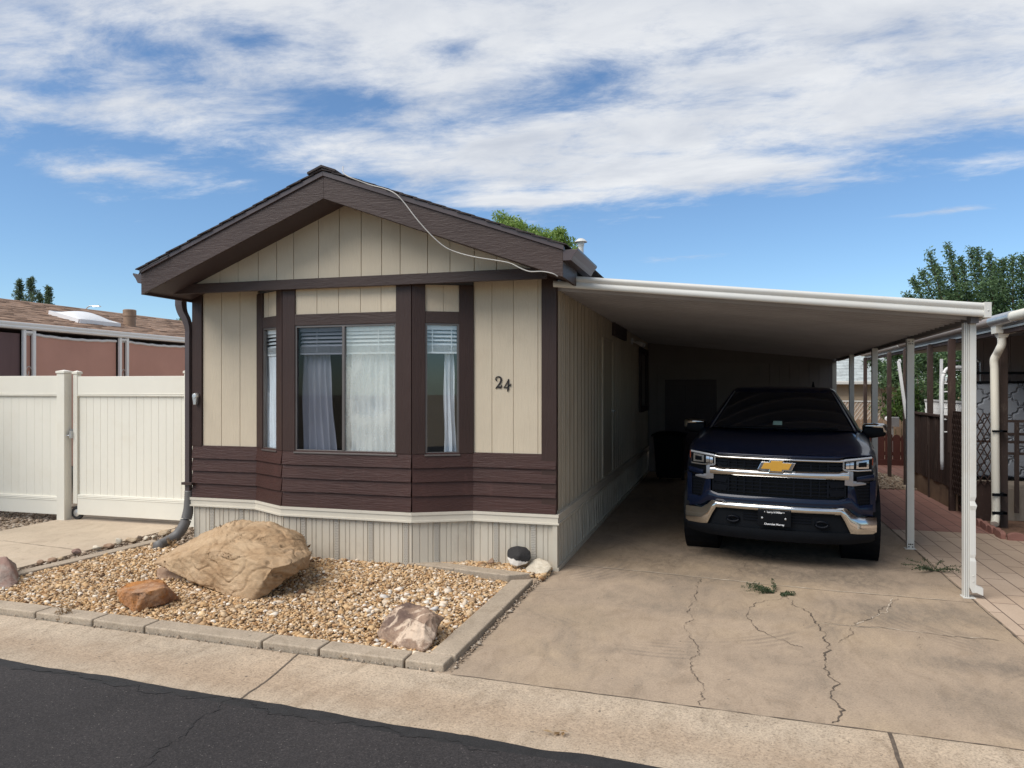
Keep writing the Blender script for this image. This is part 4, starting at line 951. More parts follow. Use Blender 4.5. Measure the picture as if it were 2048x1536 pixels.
b = MB(); b.hexa([(bx(CY0) - .0, CY0 + .04, 2.478), (bx(CY0) + .065, CY0 + .04, 2.478), (bx(16.95) + .065, 16.95, 2.468), (bx(16.95), 16.95, 2.468), (bx(CY0), CY0 + .04, 2.566), (bx(CY0) + .065, CY0 + .04, 2.566), (bx(16.95) + .065, 16.95, 2.546), (bx(16.95), 16.95, 2.546)])
mesh_obj('side_beam', b, 'beam', carport)
b = MB(); b.box(2.19, 2.232, CY0 + .06, CY1, cz(2.2) - .06, cz(2.2) + .06); mesh_obj('side_gutter', b, 'white_metal', carport, bevel=.004)
# front post: ribbed double post with a flat downpipe fixed to it
fx, fy = 2.092, 7.55
b = MB()
for k, (a, c, dd) in enumerate(((-.014, -.003, 0), (-.003, .001, .010), (.001, .012, -.004), (.012, .016, .010), (.016, .027, 0))): b.box(fx + a, fx + c, fy + dd, fy + .075, 0, 2.49)
b.box(fx - .025, fx + .08, fy - .015, fy + .09, .0, .010)
post = mesh_obj('post', b, 'white_metal', carport, bevel=.003)
b = MB(); px0, px1 = fx + .028, fx + .078
pts = [(2.50, 0), (.92, 0), (.88, .010), (.84, -.006), (.80, .004), (.40, .002), (.37, .008), (.34, 0), (.10, .0)]
rings = [[(px0, fy - .02 + d, z), (px1 - d, fy - .02 + d * .5, z), (px1 - d, fy + .045, z), (px0, fy + .045, z)] for z, d in pts]
rings += [[(px0 + .02, fy - .02, .055), (px1 + .03, fy - .02, .06), (px1 + .03, fy + .045, .06), (px0 + .02, fy + .045, .055)]]
b.loft(rings); b.hexa([(px1 - .004, fy - .022, .06), (px1 + .055, fy - .022, .035), (px1 + .055, fy + .046, .035), (px1 - .004, fy + .046, .06), (px1 - .004, fy - .022, .13), (px1 + .055, fy - .022, .105), (px1 + .055, fy + .046, .105), (px1 - .004, fy + .046, .13)])
for z in (.16, .21): b.lathe((fx + .053, fy - .0215, z), [(.005, -.004), (.009, 0)], 8, 'y')
mesh_obj('downpipe', b, 'white_metal', post, bevel=.004)
for i, (u, y) in enumerate(((1820, 9.69), (1749, 11.84), (1703, 13.95))):
    x = at_y(u, 700, y).x
    b = MB(); b.box(x - .038, x + .038, y - .038, y + .038, .004, 2.48); b.box(x - .06, x + .06, y - .05, y + .05, 0, .008)
    b.box(x - .030, x + .030, y - .041, y - .038, 2.30, 2.47)
    p = mesh_obj('post', b, 'white_metal', carport, bevel=.003)
    if i == 0:
        for zz in (.03, .06, 2.42, 2.45):
            for dx in (-.02, .0, .02):
                if abs(dx) < .01 and zz in (.03, 2.45): continue
                b = MB(); b.lathe((x + dx, y - .0385, zz), [(.006, -.004), (.008, -.0005)], 8, 'y'); mesh_obj('bolt', b, 'black_plastic', p)

# ------------------------------------------------------------------ storage shed closing the carport
shed = thing('storage_shed', 'beige sided storage shed with a dark door at the back of the carport', 'shed', (.3, 17.0, 0))
b = MB(); x = HX1 + .03; SX1 = 2.265
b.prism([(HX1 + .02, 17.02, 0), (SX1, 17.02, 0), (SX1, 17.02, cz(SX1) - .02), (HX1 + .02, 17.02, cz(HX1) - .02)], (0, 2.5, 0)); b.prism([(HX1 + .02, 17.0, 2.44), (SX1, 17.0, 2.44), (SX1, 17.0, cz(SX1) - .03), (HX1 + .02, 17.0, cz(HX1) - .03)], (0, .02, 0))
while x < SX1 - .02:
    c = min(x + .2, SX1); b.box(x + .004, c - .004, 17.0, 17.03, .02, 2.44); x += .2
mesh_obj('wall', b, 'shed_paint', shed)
b = MB(); b.box(HX1 + .02, SX1 + .01, 16.97, 16.999, 2.44, 2.49); mesh_obj('frieze_board', b, 'shed_paint', shed)
b = MB(); b.box(SX1 - .07, SX1 + .012, 16.98, 17.035, .0, 2.44); mesh_obj('corner_trim', b, 'skirt_trim', shed)
b = MB(); b.box(-1.30, -.18, 16.985, 17.02, .05, 2.09)
for cx in (-1.02, -.46):
    for z0, z1 in ((.25, .85), (1.0, 1.5), (1.6, 1.95)): b.box(cx - .17, cx + .17, 16.978, 16.99, z0, z1)
d = mesh_obj('door', b, 'soffit_brown', shed, bevel=.006)
b = MB(); b.lathe((-.27, 16.985, 1.02), [(.012, -.05), (.03, -.055), (.032, -.03), (.012, -.02), (.012, 0)], 14, 'y'); mesh_obj('handle', b, 'galv', d)

# ------------------------------------------------------------------ pickup truck (built round its own axes: x across, y back from the nose, z up)
TX, TY = .515, 8.23
truck = thing('pickup_truck', 'dark blue pickup truck with chrome grille bars parked under the carport', 'pickup truck', (TX, TY, .006), rot=(0, .010, R(-5.3)), local=True)
def bow(x): return .24 * (abs(x) / .95) ** 2.6
def tpart(name, mb, m, parent=None, **k): return mesh_obj(name, mb, m, parent or truck, **k)
def half_loft(stations, m=0, mb=None):
    mb = mb or MB(); rings = []
    for y, kk, pts in stations:
        r = [(x, y + kk * bow(x), z) for x, z in pts]; r = r + [(-x, yy, z) for x, yy, z in r[::-1][1 if abs(r[-1][0]) < 1e-6 else 0:]]
        rings.append(r)
    mb.loft(rings, m); return mb
P0 = [(.74, .56), (.90, .58), (.935, .70), (.945, .90), (.925, 1.05), (.915, 1.185), (.88, 1.205), (.70, 1.20), (.62, 1.192), (.30, 1.190), (0, 1.188)]
P1 = [(.74, .50), (.93, .52), (.985, .72), (1.0, .92), (.985, 1.10), (.965, 1.215), (.90, 1.262), (.74, 1.272), (.62, 1.258), (.30, 1.250), (0, 1.248)]
P2 = [(.74, .48), (.95, .50), (1.01, .74), (1.025, .95), (1.01, 1.12), (.985, 1.245), (.92, 1.310), (.76, 1.345), (.62, 1.328), (.30, 1.322), (0, 1.322)]
P3 = [(.74, .46), (.96, .48), (1.015, .74), (1.03, .98), (1.01, 1.16), (.985, 1.29), (.93, 1.355), (.78, 1.405), (.62, 1.402), (.30, 1.400), (0, 1.400)]
P4 = [(.74, .44), (.96, .46), (1.01, .74), (1.025, 1.0), (1.005, 1.20), (.975, 1.345), (.93, 1.385), (.78, 1.40), (.62, 1.40), (.30, 1.40), (0, 1.40)]
P5 = [(.74, .46), (.96, .48), (1.01, .74), (1.025, 1.0), (1.01, 1.20), (.99, 1.36), (.97, 1.41), (.90, 1.41), (.88, 1.32), (.3, 1.31), (0, 1.31)]
b = half_loft([(.045, 1.0, P0), (.10, .97, P0), (.30, .75, P1), (.75, .35, P2), (1.22, .30, P3), (1.5, .1, P4), (3.9, 0, P4), (4.0, 0, P5), (5.80, 0, P5), (5.86, 0, [(x * .98, z) for x, z in P5])])
body = tpart('body', b, 'car_paint'); smooth_angle(body, 32)
cut = MB()
for y in (1.0, 4.745):
    for s in (-1, 1): cut.lathe((s * .62 if s > 0 else -1.12, y, .40), [(.47, 0), (.47, .5)], 28, 'x')
# wheel wells (dark liners inside the body line)
for y in (1.0, 4.745):
    for s in (-1, 1):
        b = MB(); b.lathe((s * .66, y, .41), [(.01, 0), (.46, 0), (.46, s * .375), (.44, s * .375), (.44, s * .02), (.01, s * .02)], 32, 'x'); tpart('wheel_arch', b, 'black_plastic')
        b = MB(); x0 = s * .72
        b.lathe((x0, y, .398), [(.25, 0), (.36, 0), (.392, s * .02), (.400, s * .05), (.400, s * .21), (.392, s * .235), (.36, s * .258), (.25, s * .262), (.245, s * .13)], 40, 'x')
        wh = tpart('wheel', b, 'rubber'); smooth_angle(wh, 30)
        b = MB(); xo = x0 + s * .20; b.lathe((x0, y, .398), [(.248, s * .02), (.250, s * .255), (.225, s * .262), (.215, s * .20), (.07, s * .215), (.06, s * .25), (.005, s * .252)], 32, 'x')
        for k in range(6):
            a = k * math.pi / 3; b.bar((xo + s * .02, y + .05 * math.cos(a), .398 + .05 * math.sin(a)), (xo + s * .04, y + .23 * math.cos(a), .398 + .23 * math.sin(a)), .05, .03, 0, up=(1, 0, 0))
        tpart('rim', b, 'satin', wh)
        # tread blocks read as grooves
        b = MB()
        for dx in (.06, .11, .155, .20): b.lathe((x0 + s * dx, y, .398), [(.395, 0), (.4015, s * .002), (.4015, s * .028), (.395, s * .03)], 40, 'x')
        tpart('tread', b, 'rubber', wh)
# cab
def cab_ring(v):
    hw = .905 - .235 * v - .02 * v * v; yf = 1.16 + .86 * v; yr = 3.92 - .16 * v; z = 1.385 + .47 * v; pts = []
    for i in range(17):
        u = -1 + i / 8; pts.append((hw * .955 * u, yf + .15 * u * u * (1 - .35 * v), z))
    for f in (.03, .10, .25, .45, .55, .8, .95, 1.0): pts.append((hw * (1 - .03 * (1 - min(1, f * 12))), yf + .17 + (yr - yf - .17) * f, z))
    for i in range(1, 10): pts.append((hw * (1 - i / 5), yr, z))
    for f in (1.0, .95, .8, .55, .45, .25, .10, .03): pts.append((-hw * (1 - .03 * (1 - min(1, f * 12))), yf + .17 + (yr - yf - .17) * f, z))
    return pts
rings = [cab_ring(v) for v in (0, .2, .4, .6, .8, .95, 1.0)]
for ins, dz in ((.955, .024), (.90, .040), (.78, .050), (.4, .058), (.02, .060)):
    r = cab_ring(1.0); cx, cy = 0, 2.86; rings.append([(x * ins, cy + (y - cy) * ins, 1.855 + dz) for x, y, z in r])
b = MB(); b.loft(rings); cab = tpart('cab', b, 'car_paint'); smooth_angle(cab, 40)
def ws(u, v, off=.007):
    hw = (.905 - .235 * v - .02 * v * v) * .955; yf = 1.16 + .86 * v
    return (hw * u, yf + .15 * u * u * (1 - .35 * v) - off * 1.4, 1.385 + .47 * v + off * .3)
b = MB(); b.grid(lambda i, j: ws(-.93 + 1.86 * i, .03 + .93 * j), 20, 10); wsm = tpart('windscreen', b, 'car_glass', smooth=True, fix=False)
for s in (-1, 1):
    b = MB(); b.tube([ws(s * .955, .02 + .95 * k / 8, .009) for k in range(9)], .008, 6); tpart('pillar_trim', b, 'satin')
    for y0, y1 in ((.18, .49), (.53, .84)):
        b = MB()
        def sidew(i, j, s=s, y0=y0, y1=y1):
            v = .12 + .78 * j; hw = .905 - .235 * v - .02 * v * v; yf = 1.16 + .86 * v + .17; yr = 3.92 - .16 * v; a = y0 - (.06 * (1 - j) if y0 < .3 else 0)
            return (s * (hw + .006), yf + (yr - yf) * (a + (y1 - a) * i), 1.385 + .47 * v)
        b.grid(sidew, 6, 6); tpart('side_window', b, 'car_glass', smooth=True, fix=False)
    for y in (2.02, 3.05): b = MB(); b.box(s * 1.024, s * 1.030, y, y + .01, .62, 1.33); tpart('door_seam', b, 'gloss_black')
    for y in (2.85, 3.72): b = MB(); b.bar((s * 1.035, y, 1.20), (s * 1.035, y + .2, 1.20), .03, .035); tpart('door_handle', b, 'chrome', bevel=.008)
b = MB(); b.grid(lambda i, j: ws(-.105 + .125 * i, .125 + .095 * j, .010), 4, 3); tpart('windscreen_sticker', b, 'sticker', wsm, fix=False)
b = MB(); b.hexa([(.36, 2.60, 1.91), (.40, 2.60, 1.91), (.40, 2.80, 1.91), (.36, 2.80, 1.91), (.372, 2.72, 1.985), (.388, 2.72, 1.985), (.386, 2.80, 1.97), (.374, 2.80, 1.97)]); tpart('roof_antenna', b, 'gloss_black', cab, bevel=.004)
# cowl and wiper
b = MB(); b.grid(lambda i, j: (ws(-.98 + 1.96 * i, 0, 0)[0], ws(-.98 + 1.96 * i, 0, 0)[1] - .015 - .10 * j, 1.398 + .004 * j), 20, 2); tpart('cowl', b, 'black_plastic', fix=False)
b = MB(); b.tube([ws(-.75, .03, .02), ws(-.3, .05, .022), ws(.1, .06, .02)], .008, 6); b.tube([ws(-.05, .03, .02), ws(.35, .05, .022), ws(.75, .07, .02)], .008, 6); tpart('wiper', b, 'black_plastic')
# hood seam lip and ridge lines
def strip(mb, st, off, thick, bulge=0.0, nz=5, m=0, tilt=0.0, mirror=True):
    """a bowed band across the nose; st: (x, z low, z high) for x >= 0"""
    s2 = ([(-x, a, c) for x, a, c in st[::-1] if x > 1e-6] + list(st)) if mirror else list(st)
    S = []
    for (xa, la, ha), (xb, lb, hb) in zip(s2, s2[1:]):
        n = max(1, int(abs(xb - xa) / .05))
        S += [(xa + (xb - xa) * i / n, la + (lb - la) * i / n, ha + (hb - ha) * i / n) for i in range(n)]
    S.append(s2[-1]); rings = []
    for x, lo, hi in S:
        r = []
        for k in range(nz + 1):
            t = k / nz; r.append((x, bow(x) + off - bulge * math.sin(math.pi * t) + tilt * (t - .5), lo + (hi - lo) * t))
        r += [(x, bow(x) + off + thick, hi), (x, bow(x) + off + thick, lo)]; rings.append(r)
    mb.loft(rings, m); return mb
b = strip(MB(), [(0, 1.160, 1.190), (.60, 1.163, 1.194), (.66, 1.190, 1.200), (.92, 1.198, 1.208)], -.005, .05, .010); smooth_angle(tpart('hood_lip', b, 'car_paint'), 40)
b = strip(MB(), [(0, .735, 1.16), (.60, .735, 1.16), (.70, .80, 1.13)], .030, .03); tpart('grille_backing', b, 'gloss_black')
b = MB()
for z in (.775, .812, .850, .888, .926, 1.062, 1.095): strip(b, [(0, z, z + .011), (.66, z, z + .011)], .008, .02)
for z0, z1, nx_ in ((.765, .950, 8), (1.045, 1.120, 8)):
    for k in range(-nx_, nx_ + 1):
        x = k * .66 / nx_; w = .011
        if k % 2 == 0 and k != 0: w = .02
        y = bow(x); b.box(x - w / 2, x + w / 2, y + .006, y + .03, z0, z1)
for s in (-1, 1):
    for z0, z1 in ((.775, .845), (.865, .935), (1.05, 1.085), (1.092, 1.12)):
        b.hexa([(s * .52, bow(.52) + .002, z0), (s * .655, bow(.655) + .002, z0 + .01), (s * .655, bow(.655) + .03, z0 + .01), (s * .52, bow(.52) + .03, z0), (s * .50, bow(.5) + .002, z1), (s * .655, bow(.655) + .002, z1), (s * .655, bow(.655) + .03, z1), (s * .50, bow(.5) + .03, z1)])
tpart('grille', b, 'grille')
b = strip(MB(), [(0, 1.128, 1.160), (.60, 1.128, 1.160), (.635, 1.128, 1.172)], -.012, .05, .014); up = smooth_angle(tpart('grille_bar', b, 'chrome'), 45)
b = strip(MB(), [(0, .955, 1.025), (.60, .955, 1.032), (.64, .953, 1.045), (.695, .953, 1.040)], -.018, .06, .022, 7); smooth_angle(tpart('grille_bar', b, 'chrome'), 45)
# bow-tie emblem
def flat(poly, y0, y1, cx=0, cz=0): m = MB(); m.prism([(cx + x, y0, cz + z) for x, z in poly], (0, y1 - y0, 0)); return m
bt = [(-.19, -.042), (-.072, -.042), (-.078, -.068), (.066, -.068), (.072, -.042), (.150, -.042), (.19, .042), (.072, .042), (.078, .068), (-.066, .068), (-.072, .042), (-.150, .042)]
em = tpart('emblem', flat(bt, -.062, -.030, -.005, 1.078), 'chrome', bevel=.006)
tpart('emblem_face', flat([(x * .80, z * .78) for x, z in bt], -.068, -.060, -.005, 1.078), 'gold', em, bevel=.003)
# painted bar below the grille, corners, air curtains
b = strip(MB(), [(0, .655, .742), (.60, .655, .742), (.72, .655, .775), (.80, .600, .69), (.93, .575, .70)], -.012, .12, .014); smooth_angle(tpart('front_bumper_cover', b, 'car_paint'), 35)
for s in (-1, 1):
    def ss(st): return [(s * x, a, c) for x, a, c in st]
    b = strip(MB(), ss([(.64, 1.060, 1.120), (.66, 1.055, 1.130), (.78, 1.045, 1.165), (.905, 1.050, 1.190)]), -.004, .05, .004, mirror=False); hl = tpart('headlight', b, 'gloss_black')
    b = strip(MB(), ss([(.635, 1.135, 1.158), (.66, 1.142, 1.166), (.915, 1.172, 1.194)]), -.016, .02, .006, mirror=False); tpart('daytime_lamp', b, 'lamp_clear', hl)
    b = strip(MB(), ss([(.645, 1.050, 1.064), (.78, 1.040, 1.053), (.91, 1.046, 1.060)]), -.014, .02, .004, mirror=False)
    strip(b, ss([(.635, 1.055, 1.135), (.650, 1.052, 1.138)]), -.014, .02, 0, mirror=False); tpart('headlight_bezel', b, 'lamp_lens', hl)
    for x0, x1 in ((.665, .70), (.705, .74), (.765, .885)):
        b = strip(MB(), ss([(x0, 1.068 + (x0 - .66) * .02, 1.130 + (x0 - .66) * .14), (x1, 1.066 + (x1 - .66) * .02, 1.128 + (x1 - .66) * .15)]), -.010, .02, .006, mirror=False); tpart('reflector', b, 'lamp_lens', hl)
    b = strip(MB(), ss([(.79, 1.085, 1.130), (.865, 1.088, 1.140)]), -.018, .02, .004, mirror=False); tpart('projector', b, 'gloss_black', hl)
    b = strip(MB(), ss([(.918, 1.10, 1.185), (.928, 1.11, 1.18)]), -.008, .03, .003, mirror=False); tpart('side_marker', b, 'amber', hl)
    b = strip(MB(), ss([(.655, .900, 1.052), (.735, .890, 1.040)]), -.014, .04, .006, mirror=False); strip(b, ss([(.735, .890, .945), (.82, .900, .930), (.86, .905, .922)]), -.012, .04, .004, mirror=False); smooth_angle(tpart('fascia_insert', b, 'satin'), 45)
    b = strip(MB(), ss([(.74, .935, 1.035), (.80, .925, 1.030), (.93, .935, 1.035)]), .012, .05, .0, mirror=False); tpart('bumper_recess', b, 'gloss_black')
    b = strip(MB(), ss([(.77, .930, .985), (.94, .955, 1.01)]), -.012, .05, .012, mirror=False); smooth_angle(tpart('corner_blade', b, 'car_paint'), 40)
    b = strip(MB(), ss([(.745, .80, .895), (.79, .70, .90), (.90, .69, .90)]), .006, .06, .0, mirror=False); av = tpart('air_vent', b, 'black_plastic')
    b = MB()
    for k in range(6): strip(b, ss([(.765 + .008 * k, .875 - k * .033, .887 - k * .033), (.895, .875 - k * .033, .887 - k * .033)]), -.004, .02, 0, mirror=False)
    tpart('louvre', b, 'grille', av)
    b = strip(MB(), ss([(.685, .76, .90), (.745, .66, .88), (.79, .60, .68)]), -.008, .05, .008, mirror=False); smooth_angle(tpart('corner_panel', b, 'car_paint'), 40)
    b = strip(MB(), ss([(.90, .62, .93), (.955, .62, .95)]), -.006, .06, .006, mirror=False); smooth_angle(tpart('corner_panel', b, 'car_paint'), 40)
# chrome bumper, lower valance, hooks, plate
b = strip(MB(), [(0, .598, .668), (.62, .598, .668), (.665, .520, .668), (.715, .410, .620), (.78, .402, .575), (.93, .402, .572), (.965, .420, .568)], -.050, .10, .020, 7); smooth_angle(tpart('front_bumper', b, 'chrome'), 50)
b = strip(MB(), [(0, .40, .60), (.62, .40, .60), (.70, .40, .46)], -.010, .10); tpart('bumper_valance', b, 'black_plastic')
b = strip(MB(), [(0, .285, .41), (.70, .290, .41), (.90, .31, .41), (.95, .33, .41)], -.03, .08, .012, tilt=-.03); smooth_angle(tpart('air_dam', b, 'black_plastic'), 40)
b = MB()
for z in (.49, .52, .55): strip(b, [(0, z, z + .012), (.34, z, z + .012)], -.022, .02)
tpart('lower_louvre', b, 'grille')
for s in (-1, 1):
    b = MB(); pth = [(s * .44 + .06 * math.cos(a), bow(.44) - .03 - .01 * abs(math.sin(a)), .49 + .03 * math.sin(a)) for a in np.linspace(0, 2 * math.pi, 17)]; b.tube(pth, .014, 8); tpart('tow_hook', b, 'grille', smooth=True)
b = MB(); b.box(-.185, .145, -.085, -.070, .452, .620); pl = tpart('plate_panel', b, 'gloss_black', bevel=.006)
def text_obj(txt, size, x, y, z, m, parent, name='lettering'):
    cu = bpy.data.curves.new('t', 'FONT'); cu.body = txt; cu.size = size; cu.align_x = 'CENTER'; cu.align_y = 'CENTER'; cu.extrude = .0008; cu.offset = .0006
    t = bpy.data.objects.new('t', cu); COL.objects.link(t); dg = bpy.context.evaluated_depsgraph_get()
    me = bpy.data.meshes.new_from_object(t.evaluated_get(dg)); bpy.data.objects.remove(t); bpy.data.curves.remove(cu)
    me.transform(Matrix.Translation((x, y, z)) @ Matrix.Rotation(R(90), 4, 'X')); me.materials.clear(); me.materials.append(M[m]); me.name = name
    o = bpy.data.objects.new(name, me); COL.objects.link(o); o.parent = parent; ORG[o] = None; return o
text_obj('Larry H Miller', .027, -.015, -.087, .598, 'white_ink', pl); text_obj('Chevrolet Murray', .027, -.020, -.087, .473, 'white_ink', pl)
b = MB()
for x in (-.14, .09): b = MB(); b.lathe((x, -.085, .535), [(.004, -.006), (.010, -.004), (.010, .001)], 10, 'y'); tpart('bolt', b, 'galv', pl)
for x in (-.115, .075): b = MB(); b.lathe((x, -.085, .598), [(.003, -.003), (.006, -.002), (.006, .001)], 8, 'y'); tpart('bolt', b, 'galv', pl)
# mirrors
for s in (-1, 1):
    b = MB(); rings = []
    for x, z0, z1, yy, dp in ((.915, 1.320, 1.455, 1.52, .08), (.925, 1.306, 1.462, 1.50, .13), (1.03, 1.312, 1.470, 1.48, .14), (1.145, 1.335, 1.468, 1.49, .13), (1.165, 1.355, 1.460, 1.51, .10)):
        rings.append([(s * x, yy + dp * .5 * math.copysign(abs(math.cos(a)) ** .55, math.cos(a)), (z0 + z1) / 2 + (z1 - z0) / 2 * math.copysign(abs(math.sin(a)) ** .5, math.sin(a))) for a in np.linspace(0, 2 * math.pi, 17)[:-1]])
    b.loft(rings); mi = tpart('mirror', b, 'black_plastic'); smooth_angle(mi, 50)
    b = MB(); rings = []
    for x, z0, z1, yy, dp in ((.920, 1.432, 1.470, 1.50, .15), (.935, 1.430, 1.480, 1.49, .17), (1.03, 1.428, 1.488, 1.475, .175), (1.125, 1.425, 1.488, 1.485, .165), (1.135, 1.372, 1.486, 1.49, .160), (1.166, 1.368, 1.480, 1.50, .14), (1.176, 1.38, 1.468, 1.515, .08)):
        rings.append([(s * x, yy + dp * .5 * math.copysign(abs(math.cos(a)) ** .7, math.cos(a)), z0 + (z1 - z0) * (.5 + .5 * math.copysign(abs(math.sin(a)) ** .7, math.sin(a)))) for a in np.linspace(0, 2 * math.pi, 17)[:-1]])
    b.loft(rings); smooth_angle(tpart('mirror_cap', b, 'chrome', mi), 50)
    b = MB(); b.tube([(s * .90, 1.56, 1.30), (s * .97, 1.53, 1.33)], .035, 8); tpart('mirror_arm', b, 'black_plastic', mi)
# tail: lamps, bumper, tailgate line
b = MB(); b.box(-.95, .95, 5.84, 6.02, .50, .70); tpart('rear_bumper', b, 'chrome', bevel=.03)
for s in (-1, 1): b = MB(); b.box(s * .90, s * 1.015, 5.80, 5.875, .98, 1.36); tpart('tail_lamp', b, 'amber', bevel=.01)
b = MB(); b.box(-.84, .84, 5.86, 5.878, .80, 1.36); tpart('tailgate', b, 'car_paint', bevel=.01)

# ------------------------------------------------------------------ wheeled bin in the dark left of the truck
bn = thing('wheeled_bin', 'dark wheeled rubbish bin in the shade between truck and house wall', 'rubbish bin', (-1.08, 15.3, 0))
b = MB(); b.hexa([(-1.32, 15.05, .10), (-.84, 15.05, .10), (-.84, 15.6, .10), (-1.32, 15.6, .10), (-1.38, 14.98, .94), (-.78, 14.98, .94), (-.78, 15.7, .94), (-1.38, 15.7, .94)]); mesh_obj('body', b, 'black_plastic', bn, bevel=.02)
b = MB(); b.grid(lambda i, j: (-1.42 + .68 * i, 14.92 + .86 * j, .96 + .06 * math.sin(math.pi * j) * (1 - (2 * i - 1) ** 4)), 10, 10); b.box(-1.42, -.74, 14.92, 15.78, .935, .962); mesh_obj('lid', b, 'black_plastic', bn, bevel=.01)
for x in (-1.32, -.86): b = MB(); b.lathe((x, 15.6, .12), [(.02, 0), (.12, 0), (.12, .05), (.02, .05)], 20, 'x'); mesh_obj('wheel', b, 'rubber', bn)

# ------------------------------------------------------------------ cream vinyl fence and gate
def boards(mb, x0, x1, y, z0, z1, w=.145, gap=.0025, t=.02):
    x = x0
    while x < x1 - .01:
        c = min(x + w, x1); mb.box(x + gap / 2, c - gap / 2, y, y + t, z0, z1); x += w
def post_cap(mb, x0, x1, y0, y1, z):
    mb.box(x0 - .010, x1 + .010, y0 - .010, y1 + .010, z, z + .03); cx, cy = (x0 + x1) / 2, (y0 + y1) / 2
    mb.add([(x0 - .008, y0 - .008, z + .03), (x1 + .008, y0 - .008, z + .03), (x1 + .008, y1 + .008, z + .03), (x0 - .008, y1 + .008, z + .03), (cx, cy, z + .05)], [(0, 1, 4), (1, 2, 4), (2, 3, 4), (3, 0, 4)])
def rail(mb, x0, x1, y, z0, z1, t=.045, groove_top=True):
    h = z1 - z0; g = z0 + .03 if groove_top else z1 - .05
    mb.box(x0, x1, y - .004, y + t, z0, z1)
    for dz in (0, .022): zz = (z0 + .012 + dz) if groove_top else (z1 - .030 - dz); mb.box(x0, x1, y - .010, y, zz, zz + .008)
FY = 8.375
fence = thing('vinyl_fence', 'cream vinyl fence panel left of the gate post, standing on gravel', 'fence', (-11, FY, 0))
b = MB(); boards(b, -14.0, -9.21, FY + .02, .30, 1.84); mesh_obj('panel', b, 'vinyl', fence)
b = MB(); rail(b, -14.0, -9.202, FY, 1.78, 2.075); mesh_obj('top_rail', b, 'vinyl', fence, bevel=.004)
b = MB(); rail(b, -14.0, -9.202, FY, .085, .34, groove_top=False); mesh_obj('bottom_rail', b, 'vinyl', fence, bevel=.004)
b = MB(); b.box(-9.20, -9.06, FY - .02, FY + .107, 0, 2.11); p = solo('fence_post', b, 'vinyl', 'square cream vinyl post with a pyramid cap beside the gate latch', 'fence post', (-9.2, FY + .04, 0), bevel=.006)
b = MB(); post_cap(b, -9.20, -9.06, FY - .02, FY + .107, 2.112); mesh_obj('cap', b, 'vinyl', p, bevel=.002)
GY = 8.455; GX0, GX1 = -9.0, -7.02
gate = thing('vinyl_gate', 'wide cream vinyl gate with a latch and a black caster across the walkway', 'gate', (-8, GY, 0))
b = MB(); boards(b, GX0 + .085, GX1 - .085, GY + .02, .28, 1.86, .125, .0035); mesh_obj('panel', b, 'vinyl', gate)
b = MB(); rail(b, GX0 + .072, GX1 - .072, GY, 1.78, 2.065); mesh_obj('top_rail', b, 'vinyl', gate, bevel=.004)
b = MB(); rail(b, GX0 + .072, GX1 - .072, GY, .085, .375, groove_top=False); mesh_obj('bottom_rail', b, 'vinyl', gate, bevel=.004)
for x in (GX0, GX1 - .075):
    b = MB(); b.box(x, x + .075, GY - .012, GY + .066, .24 if x == GX0 else .09, 2.10); s_ = mesh_obj('stile', b, 'vinyl', gate, bevel=.005)
    b = MB(); post_cap(b, x, x + .075, GY - .012, GY + .066, 2.102); mesh_obj('cap', b, 'vinyl', s_)
b = MB(); b.box(GX0 - .03, GX0 + .005, GY - .05, GY - .010, 1.18, 1.28); b.tube([(GX0 - .02, GY - .04, 1.22), (GX0 - .08, GY - .07, 1.215), (GX0 - .16, GY - .075, 1.20)], [.012, .010, .007], 8); b.box(GX0 - .06, GX0 - .02, GY - .02, GY + .02, 1.26, 1.31); mesh_obj('latch', b, 'galv', gate, bevel=.003)
b = MB(); b.lathe((GX0 + .045, GY + .03, .105), [(.055, -.02), (.088, -.022), (.10, -.01), (.10, .012), (.088, .024), (.055, .022)], 24, 'y'); c_ = mesh_obj('caster', b, 'rubber', gate, smooth=False)
b = MB(); b.lathe((GX0 + .045, GY + .03, .105), [(.01, -.03), (.05, -.026), (.054, -.018), (.054, .02), (.01, .022)], 20, 'y'); b.bar((GX0 + .05, GY + .03, .105), (GX0 + .09, GY + .03, .105), .05, .02); b.bar((GX0 + .09, GY + .03, .09), (GX0 + .09, GY + .03, .26), .02, .03); mesh_obj('hub', b, 'galv', c_)
b = MB(); b.box(-7.015, -6.90, GY - .02, GY + .09, 0, 2.12); p = solo('fence_post', b, 'vinyl', 'cream vinyl hinge post half hidden behind the brown downspout', 'fence post', (-6.95, GY + .04, 0), bevel=.006)
b = MB(); post_cap(b, -7.015, -6.90, GY - .02, GY + .09, 2.122); mesh_obj('cap', b, 'vinyl', p)

